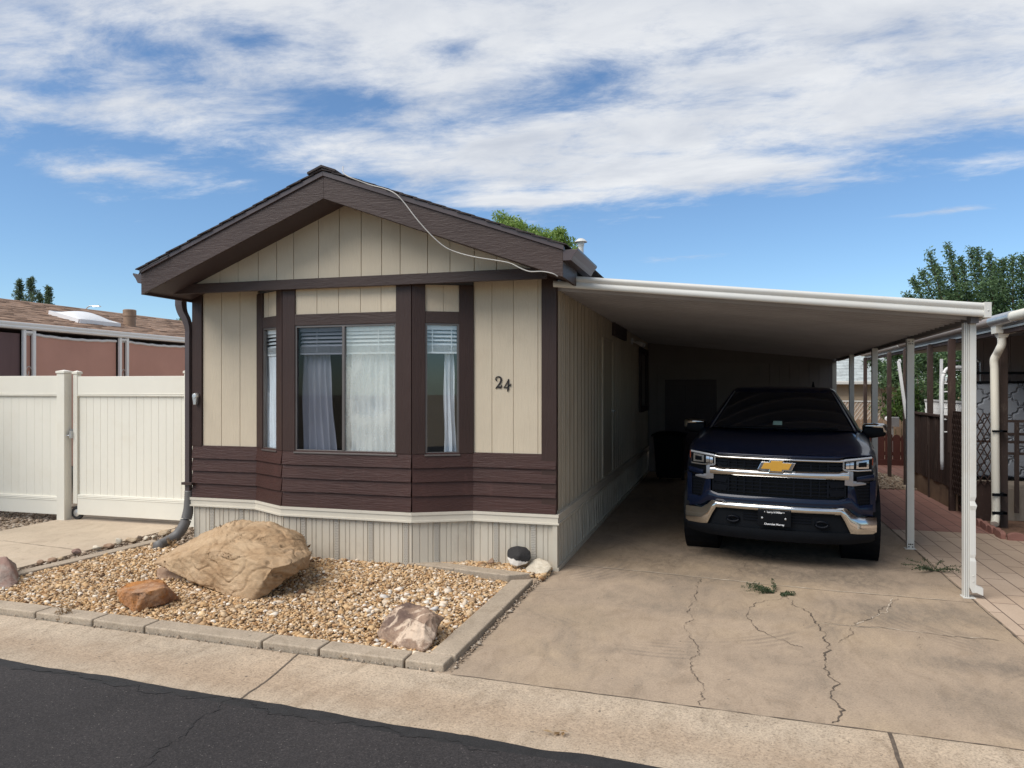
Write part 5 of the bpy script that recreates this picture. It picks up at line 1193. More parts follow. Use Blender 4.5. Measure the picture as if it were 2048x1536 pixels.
# ------------------------------------------------------------------ house on the left: carport side with fabric shades
NX = -12.0
ln = thing('neighbour_house', 'long house beyond the cream fence with tan shingle roof and brown fabric shades', 'house', (-14, 14, 0))
b = MB(); b.add([(NX - .02, 4, 3.03), (NX - .02, 34, 3.03), (-15.4, 34, 3.88), (-15.4, 4, 3.88)], [(0, 1, 2, 3)]); b.add([(-15.4, 4, 3.88), (-15.4, 34, 3.88), (-19, 34, 3.03), (-19, 4, 3.03)], [(0, 1, 2, 3)])
random.seed(4)
for i in range(22):                                     # shingle courses
    f0, f1 = i / 22, (i + 1.15) / 22; xa, za = NX - .02 + (-3.38) * f0, 3.03 + .85 * f0; xb, zb = NX - .02 - 3.38 * f1, 3.03 + .85 * f1
    y = 4 + random.uniform(-.3, 0)
    while y < 34:
        w = random.uniform(.22, .42); t = random.choice((.012, .016, .022))
        b.hexa([(xa, y, za + .001), (xa, y + w, za + .001), (xb, y + w, zb), (xb, y, zb), (xa, y, za + t), (xa, y + w - .006, za + t), (xb, y + w - .006, zb + .004), (xb, y, zb + .004)]); y += w
nroof = mesh_obj('roof', b, 'tan_shingle', ln, fix=False)
b = MB()
prof = [(0, .0), (.03, -.004), (.05, .010), (.058, .035), (.052, .055), (.062, .075), (.066, .10), (.060, .115), (0, .115)]
b.prism([(NX + p, 4, 2.945 + q) for p, q in prof], (0, 30, 0)); mesh_obj('gutter', b, 'white_gutter', ln)
b = MB(); b.box(-18.9, NX - .05, 4, 34, 2.93, 2.96); mesh_obj('ceiling_panel', b, 'dark_brown_wall', ln)
b = MB(); b.box(-15.2, -15.1, 4, 34, 0, 2.93); mesh_obj('wall', b, 'dark_brown_wall', ln)
def pair(y0, y1):
    b = MB()
    for y in (y0, y1): b.box(NX - .03, NX + .02, y - .028, y + .028, 0, 2.94)
    b.box(NX - .02, NX + .01, y0, y1, 2.88, 2.925)
    p = mesh_obj('post', b, 'white_gutter', ln, bevel=.003)
    b = MB()
    for zc in (1.95, 1.1):
        b.tube(spline([(NX - .005, y0 + .03, zc - .25), (NX - .005, y0 + .10, zc - .05), (NX - .005, y1 - .03, zc + .10), (NX - .005, y1 - .04, zc + .27), (NX - .005, (y0 + y1) / 2, zc + .34), (NX - .005, y0 + .04, zc + .27), (NX - .005, y0 + .06, zc + .18), (NX - .005, (y0 + y1) / 2 - .01, zc + .19), (NX - .005, (y0 + y1) / 2, zc + .25)], 6), .006, 6)
    mesh_obj('scroll', b, 'white_metal', p)
pair(10.235, 10.43); pair(12.41, 12.60); pair(14.60, 14.79); pair(8.05, 8.25)
def shade(y0, y1, sag=.035):
    b = MB(); n = 16
    top = lambda t: 2.875 - sag * math.sin(math.pi * t)
    for i in range(n):
        a, c = i / n, (i + 1) / n; b.hexa([(NX - .06, y0 + (y1 - y0) * a, .4), (NX - .06, y0 + (y1 - y0) * c, .4), (NX - .08, y0 + (y1 - y0) * c, .4), (NX - .08, y0 + (y1 - y0) * a, .4), (NX - .06, y0 + (y1 - y0) * a, top(a)), (NX - .06, y0 + (y1 - y0) * c, top(c)), (NX - .08, y0 + (y1 - y0) * c, top(c)), (NX - .08, y0 + (y1 - y0) * a, top(a))])
    s_ = mesh_obj('fabric_shade', b, 'screen_brown', ln)
    b = MB(); b.tube([(NX - .055, y0 + (y1 - y0) * i / n, top(i / n) - .005 + .006 * math.sin(i * 2.3)) for i in range(n + 1)], .028, 6); mesh_obj('shade_roller', b, 'white_paint', s_)
b = MB(); b.box(NX - .09, NX - .06, 8.3, 10.2, 0, 2.87); mesh_obj('dark_panel', b, mat('dark_maroon_panel', (.14, .085, .085), .75, 0, (2, .1), (4, 4, .4)), ln)
shade(10.47, 12.36); shade(12.64, 14.56, .03); shade(10.26, 10.41, 0); shade(12.44, 12.58, 0)
b = MB(); b.lathe((-13.25, 13.98, 3.2), [(.13, 0), (.13, .355), (.142, .36), (.142, .50), (.12, .515), (.01, .52)], 24); mesh_obj('roof_vent', b, mat('rusty_vent_metal', (.27, .18, .12), .6, .2, (6, .3)), nroof)
b = MB()
def sky_fn(i, j):
    x, y = -13.62 + .74 * i, 12.25 + 1.02 * j; z = 3.03 + (-.02 - (x - NX)) * .2515 + .07 + .13 * math.sin(math.pi * i) ** .7 * math.sin(math.pi * j) ** .7
    return (x, y, z)
b.grid(sky_fn, 14, 14)
for (a, c) in (((-13.64, 12.22), (-12.86, 12.22)), ((-13.64, 13.29), (-12.86, 13.29)), ((-13.64, 12.22), (-13.64, 13.29)), ((-12.86, 12.22), (-12.86, 13.29))):
    z = lambda x: 3.03 + (-.02 - (x - NX)) * .2515 + .045
    b.bar((a[0], a[1], z(a[0])), (c[0], c[1], z(c[0])), .05, .09)
mesh_obj('skylight', b, 'white_paint', nroof, smooth=False)
b = MB(); b.hexa([(-13.0, 14.35, 3.25), (-12.75, 14.35, 3.19), (-12.75, 14.6, 3.19), (-13.0, 14.6, 3.25), (-13.0, 14.35, 3.31), (-12.75, 14.35, 3.25), (-12.75, 14.6, 3.25), (-13.0, 14.6, 3.31)]); mesh_obj('roof_jack', b, 'tan_shingle', nroof)

# ------------------------------------------------------------------ trees
def leaves(name, P, size, m, parent, droop=.3, aspect=.45):
    """one small four-cornered leaf at each point of P"""
    P = np.asarray(P, dtype=float); n = len(P)
    d = rng.normal(0, 1, (n, 3)); d[:, 2] -= droop; d /= np.linalg.norm(d, axis=1)[:, None]
    u = rng.normal(0, 1, (n, 3)); u -= (u * d).sum(1)[:, None] * d; u /= np.linalg.norm(u, axis=1)[:, None]
    s = (size * rng.uniform(.6, 1.35, n))[:, None]
    nrm = np.cross(d, u) * .12
    V = np.stack([P, P + (d * .5 + u * aspect * .5 + nrm) * s, P + d * s, P + (d * .5 - u * aspect * .5 + nrm) * s], 1).reshape(-1, 3)
    F = np.arange(4 * n).reshape(n, 4)
    return np_obj(name, V, F, m, parent=parent, nside=4)
def limbs(name, paths, parent):
    b = MB()
    for p, r0, r1 in paths: q = spline(p, 5); b.tube(q, [r0 + (r1 - r0) * i / (len(q) - 1) for i in range(len(q))], 7)
    return mesh_obj(name, b, 'bark', parent, smooth=True)
def blob_points(c, r, n, shell=.55):
    d = rng.normal(0, 1, (n, 3)); d /= np.linalg.norm(d, axis=1)[:, None]; q = rng.uniform(shell ** 3, 1, n) ** (1 / 3)
    return np.asarray(c) + d * q[:, None] * np.asarray(r)
def clumps(c, r, k, n, cr, shell=.35):
    """leaf points gathered in k clumps spread through an ellipsoid"""
    C = blob_points(c, r, k, shell); out = []
    for q in C: s = cr * rng.uniform(.6, 1.3); out.append(blob_points(q, (s, s, s * .8), n, .1))
    return np.concatenate(out)
def shoots(base, tip, n, r0):
    """leaves along an upright shoot"""
    t = rng.random(n) ** .8; b_, t_ = np.asarray(base), np.asarray(tip); sp = rng.normal(0, 1, (n, 3)) * (r0 * (1 - .75 * t))[:, None]
    return b_ + (t_ - b_) * t[:, None] + sp
# big tree right, upright leafy shoots above the awning
TY2 = 24.0
tr = thing('broadleaf_tree', 'large dark green tree with upright leafy shoots rising behind the carport on the right', 'tree', (8.0, TY2, 0))
P = []; L = [([(8.0, TY2, 0), (7.9, TY2, 1.2), (8.0, TY2, 2.4), (8.1, TY2, 3.6)], .22, .10)]
tips = [(1797, 610, 0), (1812, 588, .4), (1826, 556, .2), (1843, 540, .5), (1857, 503, -.3), (1872, 530, .3), (1895, 488, 0), (1905, 520, .5), (1921, 515, -.4), (1942, 496, .3), (1955, 500, .1), (1978, 506, -.2), (1990, 530, .6), (2003, 520, .3), (2025, 513, 0), (2044, 510, .3), (2062, 500, 0), (2085, 508, .5), (2110, 520, -.2), (2140, 515, .2), (2170, 530, 0), (2200, 560, .3)]
for u, v, dy in tips:
    t = at_y(u, v, TY2 + dy); base = Vector((7.9 + (t.x - 7.9) * .62, TY2 + dy * .5, 2.5 + .3 * random.random()))
    P.append(shoots(base + (t - base) * .1, t, 1300, .20)); L.append(([(8.0, TY2, 2.0), tuple(base), tuple(base.lerp(t, .5)), tuple(t)], .06, .008))
P.append(clumps((7.9, TY2, 3.1), (2.5, 1.5, 1.15), 90, 150, .32)); P.append(clumps((6.3, TY2 + .2, 3.0), (1.0, 1.1, .75), 26, 90, .28))
P.append(clumps((8.3, TY2, 4.15), (2.6, 1.3, 1.25), 85, 120, .26)); P.append(clumps((6.9, TY2, 3.9), (1.1, .9, .9), 30, 110, .22))
limbs('trunk', L, tr); leaves('crown', np.concatenate(P), .088, 'leaf_dark', tr, .1)
# pale rounded tree behind the roof
TY3 = 31.0
cc = at_y(1068, 480, TY3); tr = thing('broadleaf_tree', 'bright green rounded tree crown showing above the right slope of the brown roof', 'tree', (cc.x, TY3, 0))
P = [clumps(tuple(at_y(u, v, TY3 + dy)), (rx, 1.0, rz), k, 150, .36, .2) for u, v, rx, rz, k, dy in ((1012, 470, .75, .95, 30, 0), (1030, 480, .9, .9, 26, .2), (1055, 490, 1.0, .8, 24, .4), (1085, 494, .95, .75, 24, -.3), (1110, 490, .8, .75, 22, .2), (1128, 520, .8, .8, 18, 0), (1060, 560, 2.2, 1.6, 40, .3))]
limbs('trunk', [([(cc.x, TY3, 0), (cc.x, TY3, 3), (cc.x + .1, TY3, 5)], .22, .14), ([(cc.x, TY3, 4), (cc.x - .8, TY3, 6), (cc.x - 1.1, TY3, 8)], .10, .02), ([(cc.x, TY3, 4), (cc.x + .8, TY3, 6), (cc.x + 1.1, TY3, 7.6)], .10, .02)], tr)
leaves('crown', np.concatenate(P), .14, 'leaf_bright', tr, .9, .38)
# three conifers over the left house
for (u, v, w, lab) in ((38, 560, .85, 'leftmost of the dark conifers above the tan roof, blunt topped'), (63, 555, 1.05, 'tallest dark conifer in the middle of the group above the tan roof'), (97, 573, .75, 'slim open conifer at the right end of the group above the tan roof')):
    t = at_y(u, v, 40); tr = thing('conifer_tree', lab, 'tree', (t.x, 40, 0), 'conifers above the left roof'); P = []; L = [([(t.x, 40, 0), (t.x, 40, 4), tuple(t)], .2, .02)]
    for k in range(90):
        h = t.z - .05 - (t.z - 4.5) * (k / 90) ** 1.0; rr_ = w * min(1, .12 + (t.z - h) / 3.6) * random.uniform(.55, 1.1); a = random.uniform(0, 6.283)
        e = (t.x + rr_ * math.cos(a), 40 + rr_ * math.sin(a), h + rr_ * .35); P.append(shoots((t.x, 40, h - .1), e, 42, .09))
    limbs('trunk', L, tr); leaves('crown', np.concatenate(P), .17, 'needle', tr, -.4, .3)
t = at_y(80, 588, 41); tr = thing('conifer_tree', 'shortest conifer in the gap between the taller ones above the tan roof', 'tree', (t.x, 41, 0), 'conifers above the left roof'); P = []
for k in range(60):
    h = t.z - 3.5 * k / 60; rr_ = .5 * min(1, .15 + (t.z - h) / 2) * random.uniform(.5, 1.1); a = random.uniform(0, 6.283); P.append(shoots((t.x, 41, h - .1), (t.x + rr_ * math.cos(a), 41 + rr_ * math.sin(a), h + rr_ * .3), 60, .10))
limbs('trunk', [([(t.x, 41, 0), (t.x, 41, 3), tuple(t)], .15, .02)], tr); leaves('crown', np.concatenate(P), .16, 'needle', tr, -.4, .3)
# small sprig of a far tree beside the downspout
t = at_y(368, 642, 26); tr = thing('broadleaf_tree', 'sparse yellow-green treetop just left of the brown downspout bend', 'tree', (t.x, 26, 0))
limbs('trunk', [([(t.x, 26, 0), (t.x, 26, 2), (t.x, 26, t.z - .1)], .09, .015), ([(t.x, 26, 2.2), (t.x - .2, 26, 3), (t.x - .25, 26, t.z)], .04, .01)], tr)
leaves('crown', np.concatenate([clumps((t.x + .15, 26, t.z - .25), (.5, .5, .42), 16, 34, .16), clumps((t.x + .2, 26, t.z - .9), (.7, .6, .6), 16, 40, .22)]), .12, 'leaf_mid', tr)
# street lamp far left
t = at_y(170, 622, 40); e = at_y(198, 613, 40)
sl = thing('street_lamp', 'thin grey street lamp arm peeking over the tan roof on the left', 'street lamp', (t.x - .8, 40, 0))
b = MB(); b.tube(spline([(t.x - .8, 40, 0), (t.x - .8, 40, 4), (t.x - .8, 40, t.z - .5), (t.x - .3, 40, t.z - .2), (t.x + .3, 40, e.z + .02), (e.x - .4, 40, e.z + .05)], 6), .035, 8); mesh_obj('pole', b, 'galv', sl, smooth=True)
b = MB(); b.hexa([(e.x - .45, 39.9, e.z - .02), (e.x + .12, 39.9, e.z - .02), (e.x + .12, 40.1, e.z - .02), (e.x - .45, 40.1, e.z - .02), (e.x - .45, 39.93, e.z + .07), (e.x + .05, 39.93, e.z + .05), (e.x + .05, 40.07, e.z + .05), (e.x - .45, 40.07, e.z + .07)]); b.lathe((e.x - .05, 40, e.z + .05), [(.03, 0), (.03, .07)], 8); mesh_obj('lamp_head', b, 'galv', sl)

# ------------------------------------------------------------------ right-hand neighbour: open carport, fence, clutter
RX = 3.40
rn = thing('neighbour_carport', 'neighbouring open carport with white gutter and brown posts on the right', 'carport', (5, 14, 0))
GZ = lambda y: 2.745 - .0005 * y
b = MB(); rings = []
for y in (10.42, 16.41): rings.append([(RX - .02 + .052 * math.cos(a), y, 2.775 + .058 * math.sin(a)) for a in np.linspace(0, 2 * math.pi, 15)[:-1]])
b.loft(rings); smooth_angle(mesh_obj('gutter', b, 'pale_gutter', rn), 50)
b = MB(); rings = []
for y in (16.4, 20.7): rings.append([(RX - .025 + .058 * math.cos(a), y, 2.775 + .064 * math.sin(a)) for a in np.linspace(0, 2 * math.pi, 15)[:-1]])
b.loft(rings); smooth_angle(mesh_obj('gutter', b, 'white_metal', rn), 50)
b = MB(); rings = []
for y in (4.2, 10.4): rings.append([(RX - .02 + .055 * math.cos(a), y, 2.775 + .062 * math.sin(a)) for a in np.linspace(0, 2 * math.pi, 15)[:-1]])
b.loft(rings); smooth_angle(mesh_obj('gutter', b, 'vinyl', rn), 50)
b = MB(); rings = [[(RX - .02 + .066 * math.cos(a), y, 2.775 + .072 * math.sin(a)) for a in np.linspace(0, 2 * math.pi, 15)[:-1]] for y in (10.35, 10.5, 11.05, 11.1)]; b.loft(rings); smooth_angle(mesh_obj('gutter_joint', b, 'galv', rn), 50)
b = MB(); b.box(RX + .03, RX + .05, 4.2, 20.7, 2.655, 2.682); mesh_obj('roof_edge', b, 'white_metal', rn)
b = MB(); y = 4.2
while y < 20.6: b.hexa([(RX + .04, y, 2.69), (7.9, y, 2.98), (7.9, y + .29, 2.98), (RX + .04, y + .29, 2.69), (RX + .04, y, 2.73), (7.9, y, 3.02), (7.9, y + .29, 3.02), (RX + .04, y + .29, 2.73)]); b.box(RX + .06, RX + .09, y, y + .01, 2.66, 2.70); y += .30
mesh_obj('roof_panel', b, 'pan', rn)
b = MB(); b.box(RX + .05, RX + .11, 4.2, 20.6, 2.60, 2.655); mesh_obj('side_beam', b, 'brown_fence', rn)
for u, y, r in ((2006, 11.3, .045), (1904, 12.85, .040), (1861, 14.35, .036), (1812, 15.75, .036), (1779, 17.2, .034), (1731, 20.2, .034)):
    x = at_y(u, 776, y).x; b = MB(); b.box(x - r, x + r, y - r, y + r, 0, 2.66); b.box(x - r - .012, x - r * .2, y - r * .4, y + r, .9, 2.64)
    mesh_obj('post', b, 'brown_post' if u != 1904 else 'brown_fence', rn, bevel=.003)
# white round downspout with its outlet box
b = MB(); ox = at_y(2004, 660, 11.0).x
b.hexa([(ox - .095, 10.91, 2.61), (ox + .125, 10.91, 2.61), (ox + .125, 11.09, 2.61), (ox - .095, 11.09, 2.61), (ox - .10, 10.90, 2.73), (ox + .135, 10.90, 2.73), (ox + .135, 11.10, 2.73), (ox - .10, 11.10, 2.73)])
b.hexa([(ox - .05, 10.95, 2.555), (ox + .045, 10.95, 2.555), (ox + .045, 11.05, 2.555), (ox - .05, 11.05, 2.555), (ox - .07, 10.93, 2.611), (ox + .07, 10.93, 2.611), (ox + .07, 11.07, 2.611), (ox - .07, 11.07, 2.611)])
dx_ = at_y(1990, 800, 11.15).x
pth = spline([(ox - .003, 11.0, 2.56), (ox - .003, 11.0, 2.47), (ox - .02, 11.02, 2.41), (dx_ + .01, 11.10, 2.35), (dx_ - .012, 11.14, 2.27), (dx_ - .005, 11.15, 2.15)], 6) + [Vector((dx_ + .01, 11.15, .30))] + [Vector((dx_ + .008, 11.145, .24)), Vector((dx_ - .015, 11.09, .17)), Vector((dx_ - .04, 11.03, .12))]
b.tube(pth, .050, 14, up=(0, 1, 0)); dn = smooth_angle(mesh_obj('downspout', b, 'vinyl', rn), 50)
for z in (1.33, .50, .26): b = MB(); b.box(dx_ - .05, dx_ + .12, 11.08, 11.10, z - (.012 if z > 1 else .022), z + .015); b.box(dx_ + .07, dx_ + .12, 11.08, 11.30, z - .012, z + .012); mesh_obj('strap', b, 'black_plastic', dn)
# back wall, porch slab
b = MB(); x = 4.0
while x < 7.6: b.box(x, x + .195, 14.2, 14.24, .45, 3.0); x += .2
mesh_obj('wall', b, 'grey_wall', rn)
b = MB(); b.box(7.6, 7.7, 4.5, 20, 0, 3.0); mesh_obj('house_wall', b, 'grey_wall', rn)
b = MB(); b.box(3.66, 7.6, 11.85, 14.3, 0, .49); solo('concrete_porch', b, 'block', 'weathered concrete block porch beside the white downspout', 'porch', (5.5, 11.85, 0), bevel=.01)
# railing
rl = thing('porch_railing', 'brown wooden railing in front of the grey quilted mattress', 'railing', (4.2, 11.78, 0))
b = MB()
for z in (1.44, 1.26, 1.15, .99): b.box(3.66, 5.6, 11.75, 11.79, z - .018, z + .018)
mesh_obj('rails', b, 'brown_post', rl, bevel=.003)
for x in (3.875, 4.5, 5.1): b = MB(); b.box(x - .028, x + .028, 11.73, 11.755, .17, 1.425); mesh_obj('upright', b, 'brown_post', rl, bevel=.003)
# mattress leaning against a rack
mt = thing('mattress', 'grey quilted mattress standing on edge on the porch', 'mattress', (4.2, 12.9, .5), rot=(R(-4), 0, 0), local=True)
b = MB(); b.box(-.62, .85, -.02, .22, .02, 1.50); mesh_obj('cover', b, 'quilt', mt, bevel=.05, seg=4)
b = MB(); b.tube([(-.62, -.03, .03), (.85, -.03, .03)], .018, 8); b.tube([(-.62, -.03, 1.49), (.85, -.03, 1.49)], .018, 8); b.tube([(.16 + .45, -.05, 0), (.10 + .42, -.05, 1.6)], .022, 8); mesh_obj('edge_binding', b, 'black_plastic', mt)
b = MB(); b.box(3.62, 5.4, 13.0, 13.05, 2.11, 2.15); b.box(3.6, 3.66, 13.0, 13.05, .49, 2.15); b.box(5.3, 5.36, 13.0, 13.05, .49, 2.15)
solo('storage_rack', b, 'black_plastic', 'black rail frame above the mattress on the porch', 'rack', (4.4, 13, .49))
# lattice panels (expanding trellis)
def lattice(name, frame, w, h, z0, lab, m='brown_fence', pitch=.085, sl=.022, tall=2.0):
    """frame(s, z, d) -> point; crossing slats in two layers"""
    b = MB()
    for sgn, d in ((1, 0), (-1, .012)):
        n = int((w + h / tall) / pitch) + 2
        for k in range(-1, n):
            pts = []
            a = k * pitch; s0, s1 = (a - h / tall, a) if sgn < 0 else (a - h / tall, a)
            z_a, z_b = (0, h) if sgn > 0 else (h, 0)
            # clip to the panel
            t0, t1 = max(0, -s0 / (s1 - s0)), min(1, (w - s0) / (s1 - s0))
            if t1 - t0 < .03: continue
            p = frame(s0 + (s1 - s0) * t0, z0 + z_a + (z_b - z_a) * t0, d); q = frame(s0 + (s1 - s0) * t1, z0 + z_a + (z_b - z_a) * t1, d)
            b.bar(p, q, .010, sl, up=tuple(Vector(frame(0, 0, 1)) - Vector(frame(0, 0, 0))))
    return b
b = lattice('', lambda s, z, d: (3.375 + s, 11.70 + d, z), .26, 1.0, .55, ''); b.box(3.372, 3.64, 11.725, 11.735, .02, .60); b.box(3.37, 3.64, 11.72, 11.74, 1.14, 1.17)
solo('lattice_panel', b, 'brown_fence', 'dark brown diamond lattice between the front carport post and white downspout', 'lattice', (3.5, 11.7, .02))
b = lattice('', lambda s, z, d: (3.36 - d, 11.75 + s, z), 1.0, 1.25, .30, ''); 
solo('lattice_panel', b, 'brown_fence', 'dark brown lattice seen edge-on behind the front carport post, along the fence', 'lattice', (3.36, 12.2, .3))
b = MB(); y = 12.82
while y < 15.9:
    w = .125; b.box(3.40 + .010 * math.sin(y * 9), 3.43 + .010 * math.sin(y * 9), y + .012, y + w - .010, .34, 1.42); y += w
bf = solo('board_fence', b, 'brown_fence', 'dark brown vertical board fence running back beside the red paving', 'fence', (3.41, 14.3, 0))
b = MB(); b.box(3.37, 3.48, 12.78, 15.95, 1.42, 1.455); mesh_obj('cap_rail', b, 'brown_fence', bf, bevel=.004)
b = MB(); b.box(3.415, 3.44, 12.8, 15.9, 0, .36); mesh_obj('base_board', b, 'old_wood', bf)
b = lattice('', lambda s, z, d: (3.62 + d, 12.9 + s, z), 2.6, .42, 1.25, '', pitch=.09, tall=1.6); b.box(3.60, 3.66, 12.9, 15.5, 1.66, 1.69)
solo('lattice_panel', b, 'white_paint', 'pale grey lattice strip showing above the brown board fence', 'lattice', (3.62, 14.2, 1.25))
# white metal bed end standing behind the fence
bd = thing('bed_frame', 'white tubular metal bed end standing upright behind the brown fence', 'bed frame', (3.62, 13.2, 1.2))
b = MB(); x0 = at_y(1884, 780, 13.2).x; x1 = at_y(1912, 780, 13.2).x + .05
b.tube(spline([(x0, 13.2, .6), (x0, 13.2, 1.5), (x0 + .005, 13.2, 2.0), (x0 + .05, 13.2, 2.18), (x0 + .14, 13.2, 2.22), (x1 + .12, 13.2, 2.22)], 6), .028, 8); b.tube([(x0 + .13, 13.2, 2.2), (x0 + .16, 13.2, 1.3), (x0 + .17, 13.2, .6)], .02, 8)
mesh_obj('frame', b, 'white_paint', bd, smooth=True)
b = MB()
for z in (2.07, 1.97, 1.84, 1.58, 1.40, 1.2): b.tube([(x0, 13.2, z), (x0 + .17, 13.2, z)], .011, 6)
mesh_obj('rungs', b, 'white_paint', bd, smooth=True)
bd = thing('bed_frame', 'thin brownish tubular bed end leaning on the dark back wall', 'bed frame', (4.2, 14.1, .5))
b = MB(); b.tube(spline([(3.75, 14.1, 2.36), (4.02, 14.1, 2.38), (4.10, 14.1, 2.33), (4.12, 14.1, 2.2), (4.12, 14.1, .5)], 5), .016, 8)
for z in (2.28, 2.2): b.tube([(3.75, 14.1, z), (4.12, 14.1, z)], .006, 6)
mesh_obj('frame', b, 'galv', bd, smooth=True)
b = MB(); p0, p1 = at_y(1797, 722, 15.2), at_y(1813, 838, 15.2); b.bar(p0, p1, .05, .05); b.bar(p0, p0 + Vector((.04, 0, .015)), .05, .05); solo('metal_rail', b, 'white_paint', 'white metal rail leaning at a slant against a brown post', 'rail', tuple(p1), bevel=.004)
for u, uv_ in ((1883, 722), ):
    p0, p1 = at_y(1883, 718, 13.6), at_y(1881, 812, 13.6); b = MB(); b.bar(p0, p1, .04, .03); solo('metal_rail', b, 'white_paint', 'upright pale metal rail standing left of the white bed end', 'rail', tuple(p1))
# electricity meter box post and cables on the far fence, picket gate
b = MB(); p = at_y(1785, 850, 22.5); b.box(p.x - .09, p.x + .16, 22.45, 22.6, p.z - .05, p.z + .22); mb_ = solo('meter_box', b, 'galv', 'small pale meter box on the weathered fence beyond the truck mirror', 'meter box', (p.x, 22.5, p.z - .05), bevel=.01)
b = MB(); b.lathe((p.x - .12, 22.5, p.z + .17), [(.05, -.06), (.07, -.05), (.07, .05), (.04, .06)], 14, 'y'); mesh_obj('meter', b, 'white_paint', mb_)
b = MB(); b.tube([(p.x, 22.52, p.z), (p.x, 22.52, 0)], .03, 8); mesh_obj('conduit', b, 'galv', mb_)
pk = thing('picket_gate', 'dark red brown picket gate at the end of the red paving', 'gate', (3.6, 20.0, 0))
b = MB(); x = 2.9; k = 0
while x < 4.35:
    z1 = .78 + .03 * math.sin(k * 1.7); w = .165
    b.prism([(x, 20, .14), (x + w, 20, .14), (x + w, 20, z1 - .06), (x + w * .8, 20, z1 - .015), (x + w * .5, 20, z1), (x + w * .2, 20, z1 - .015), (x, 20, z1 - .06)], (0, .02, 0)); x += w + .012; k += 1
mesh_obj('pickets', b, 'red_fence', pk)
b = MB(); b.box(2.9, 4.35, 20.03, 20.07, .24, .33); b.box(2.9, 4.35, 20.03, 20.07, .60, .68); b.box(2.85, 4.4, 19.97, 20.08, 0, .14); mesh_obj('rails', b, 'red_fence', pk)
b = MB(); x = 1.8
while x < 5.4:
    z1 = 1.02 + .06 * mnoise.noise(Vector((x * 7, 0, 0))); w = .135; b.prism([(x, 23, 0), (x + w, 23, 0), (x + w, 23, z1 - .05), (x + w * .7, 23, z1), (x + w * .3, 23, z1), (x, 23, z1 - .05)], (0, .02, 0)); x += w + .014
solo('board_fence', b, 'old_wood', 'weathered tan dog-ear fence boards beyond the truck mirror', 'fence', (3.6, 23, 0))
# slatted chain link fence, diagonal weave
cl = thing('chain_link_fence', 'tall chain link fence woven with tan privacy slats in front of the yellow house', 'fence', (5, 26, 0))
b = MB(); x = 1.0
while x < 9: b.box(x, x + .052, 26.0, 26.012, 0, 1.45); x += .066
mesh_obj('slats', b, 'slat', cl)
b = MB(); x = .6
while x < 9.5: b.bar((x - .0, 25.98, 0), (x + 1.0, 25.98, 1.47), .010, .014); x += .11
b.tube([(1, 25.98, 1.47), (9, 25.98, 1.47)], .02, 6); mesh_obj('wire_mesh', b, 'white_metal', cl)
for x in (1.2, 3.4, 5.6, 7.8): b = MB(); b.lathe((x, 26.05, 0), [(.03, 0), (.03, 1.5), (.01, 1.53)], 10); mesh_obj('post', b, 'galv', cl)
# house far behind
bh = thing('background_house', 'pale yellow lap-sided house with grey shingle roof far behind the truck', 'house', (5, 29, 0))
b = MB(); z = 0
while z < 2.1: b.hexa([(-1, 28.0, z), (12, 28.0, z), (12, 28.1, z), (-1, 28.1, z), (-1, 28.03, z + .17), (12, 28.03, z + .17), (12, 28.1, z + .17), (-1, 28.1, z + .17)]); z += .165
b.box(-1, 12, 28.1, 34, 0, 2.1); mesh_obj('wall', b, 'tan_siding', bh)
b = MB(); random.seed(8)
for i in range(26):
    f0, f1 = i / 26, (i + 1.1) / 26; y0_, z0_ = 27.6 + 4.4 * f0, 2.12 + 2.85 * f0; y1_, z1_ = 27.6 + 4.4 * f1, 2.12 + 2.85 * f1; x = -1.2
    while x < 7.0:
        w = random.uniform(.25, .5); t = random.choice((.012, .02, .026)); b.hexa([(x, y0_, z0_), (x + w, y0_, z0_), (x + w, y1_, z1_), (x, y1_, z1_), (x, y0_, z0_ + t), (x + w - .01, y0_, z0_ + t), (x + w - .01, y1_, z1_ + .004), (x, y1_, z1_ + .004)]); x += w
b.add([(-1.2, 32, 4.97), (7.2, 32, 4.97), (7.2, 36.4, 2.1), (-1.2, 36.4, 2.1)], [(0, 1, 2, 3)]); mesh_obj('roof', b, 'grey_shingle', bh, fix=False)
b = MB(); b.box(-1.2, 7.2, 27.5, 27.62, 2.02, 2.14); mesh_obj('gutter', b, 'white_metal', bh, bevel=.02)
# shrubs between
def shrub(name, lab, c, r, n, k, m, leaf, group=None, stem=True):
    s_ = thing(name, lab, 'shrub', (c[0], c[1], 0), group)
    limbs('stem', [([(c[0] + dx * .3, c[1], 0), (c[0] + dx * .6, c[1], c[2] * .5), (c[0] + dx, c[1], c[2] + r[2] * .5)], .04, .008) for dx in (-r[0] * .6, -r[0] * .2, r[0] * .25, r[0] * .6)], s_)
    leaves('foliage', clumps(c, r, k, n, min(r) * .34), leaf, m, s_, .2); return s_
c1 = at_y(1850, 720, 24.5); shrub('tall_shrub', 'tall dense dark green shrub filling the gap under the neighbouring carport roof', (c1.x, 24.5, 1.9), (1.15, .8, 1.75), 120, 70, 'leaf_dark', .11)
c2 = at_y(1775, 690, 25.0); shrub('tall_shrub', 'dark green foliage hanging in front of the pale grey roof by the gutter end', (c2.x + .2, 25, 2.7), (.9, .6, .75), 110, 34, 'leaf_dark', .11)
c3 = at_y(1812, 790, 23.6); shrub('shrub', 'brighter green leafy bush just right of the slanted white rail', (c3.x, 23.6, 1.3), (.55, .5, .75), 110, 26, 'leaf_mid', .10)
c4 = at_y(1775, 800, 25.2); shrub('shrub', 'loose small-leaved bush against the yellow house siding above the slatted fence', (c4.x, 25.2, 1.35), (.42, .4, .55), 60, 14, 'leaf_mid', .09)
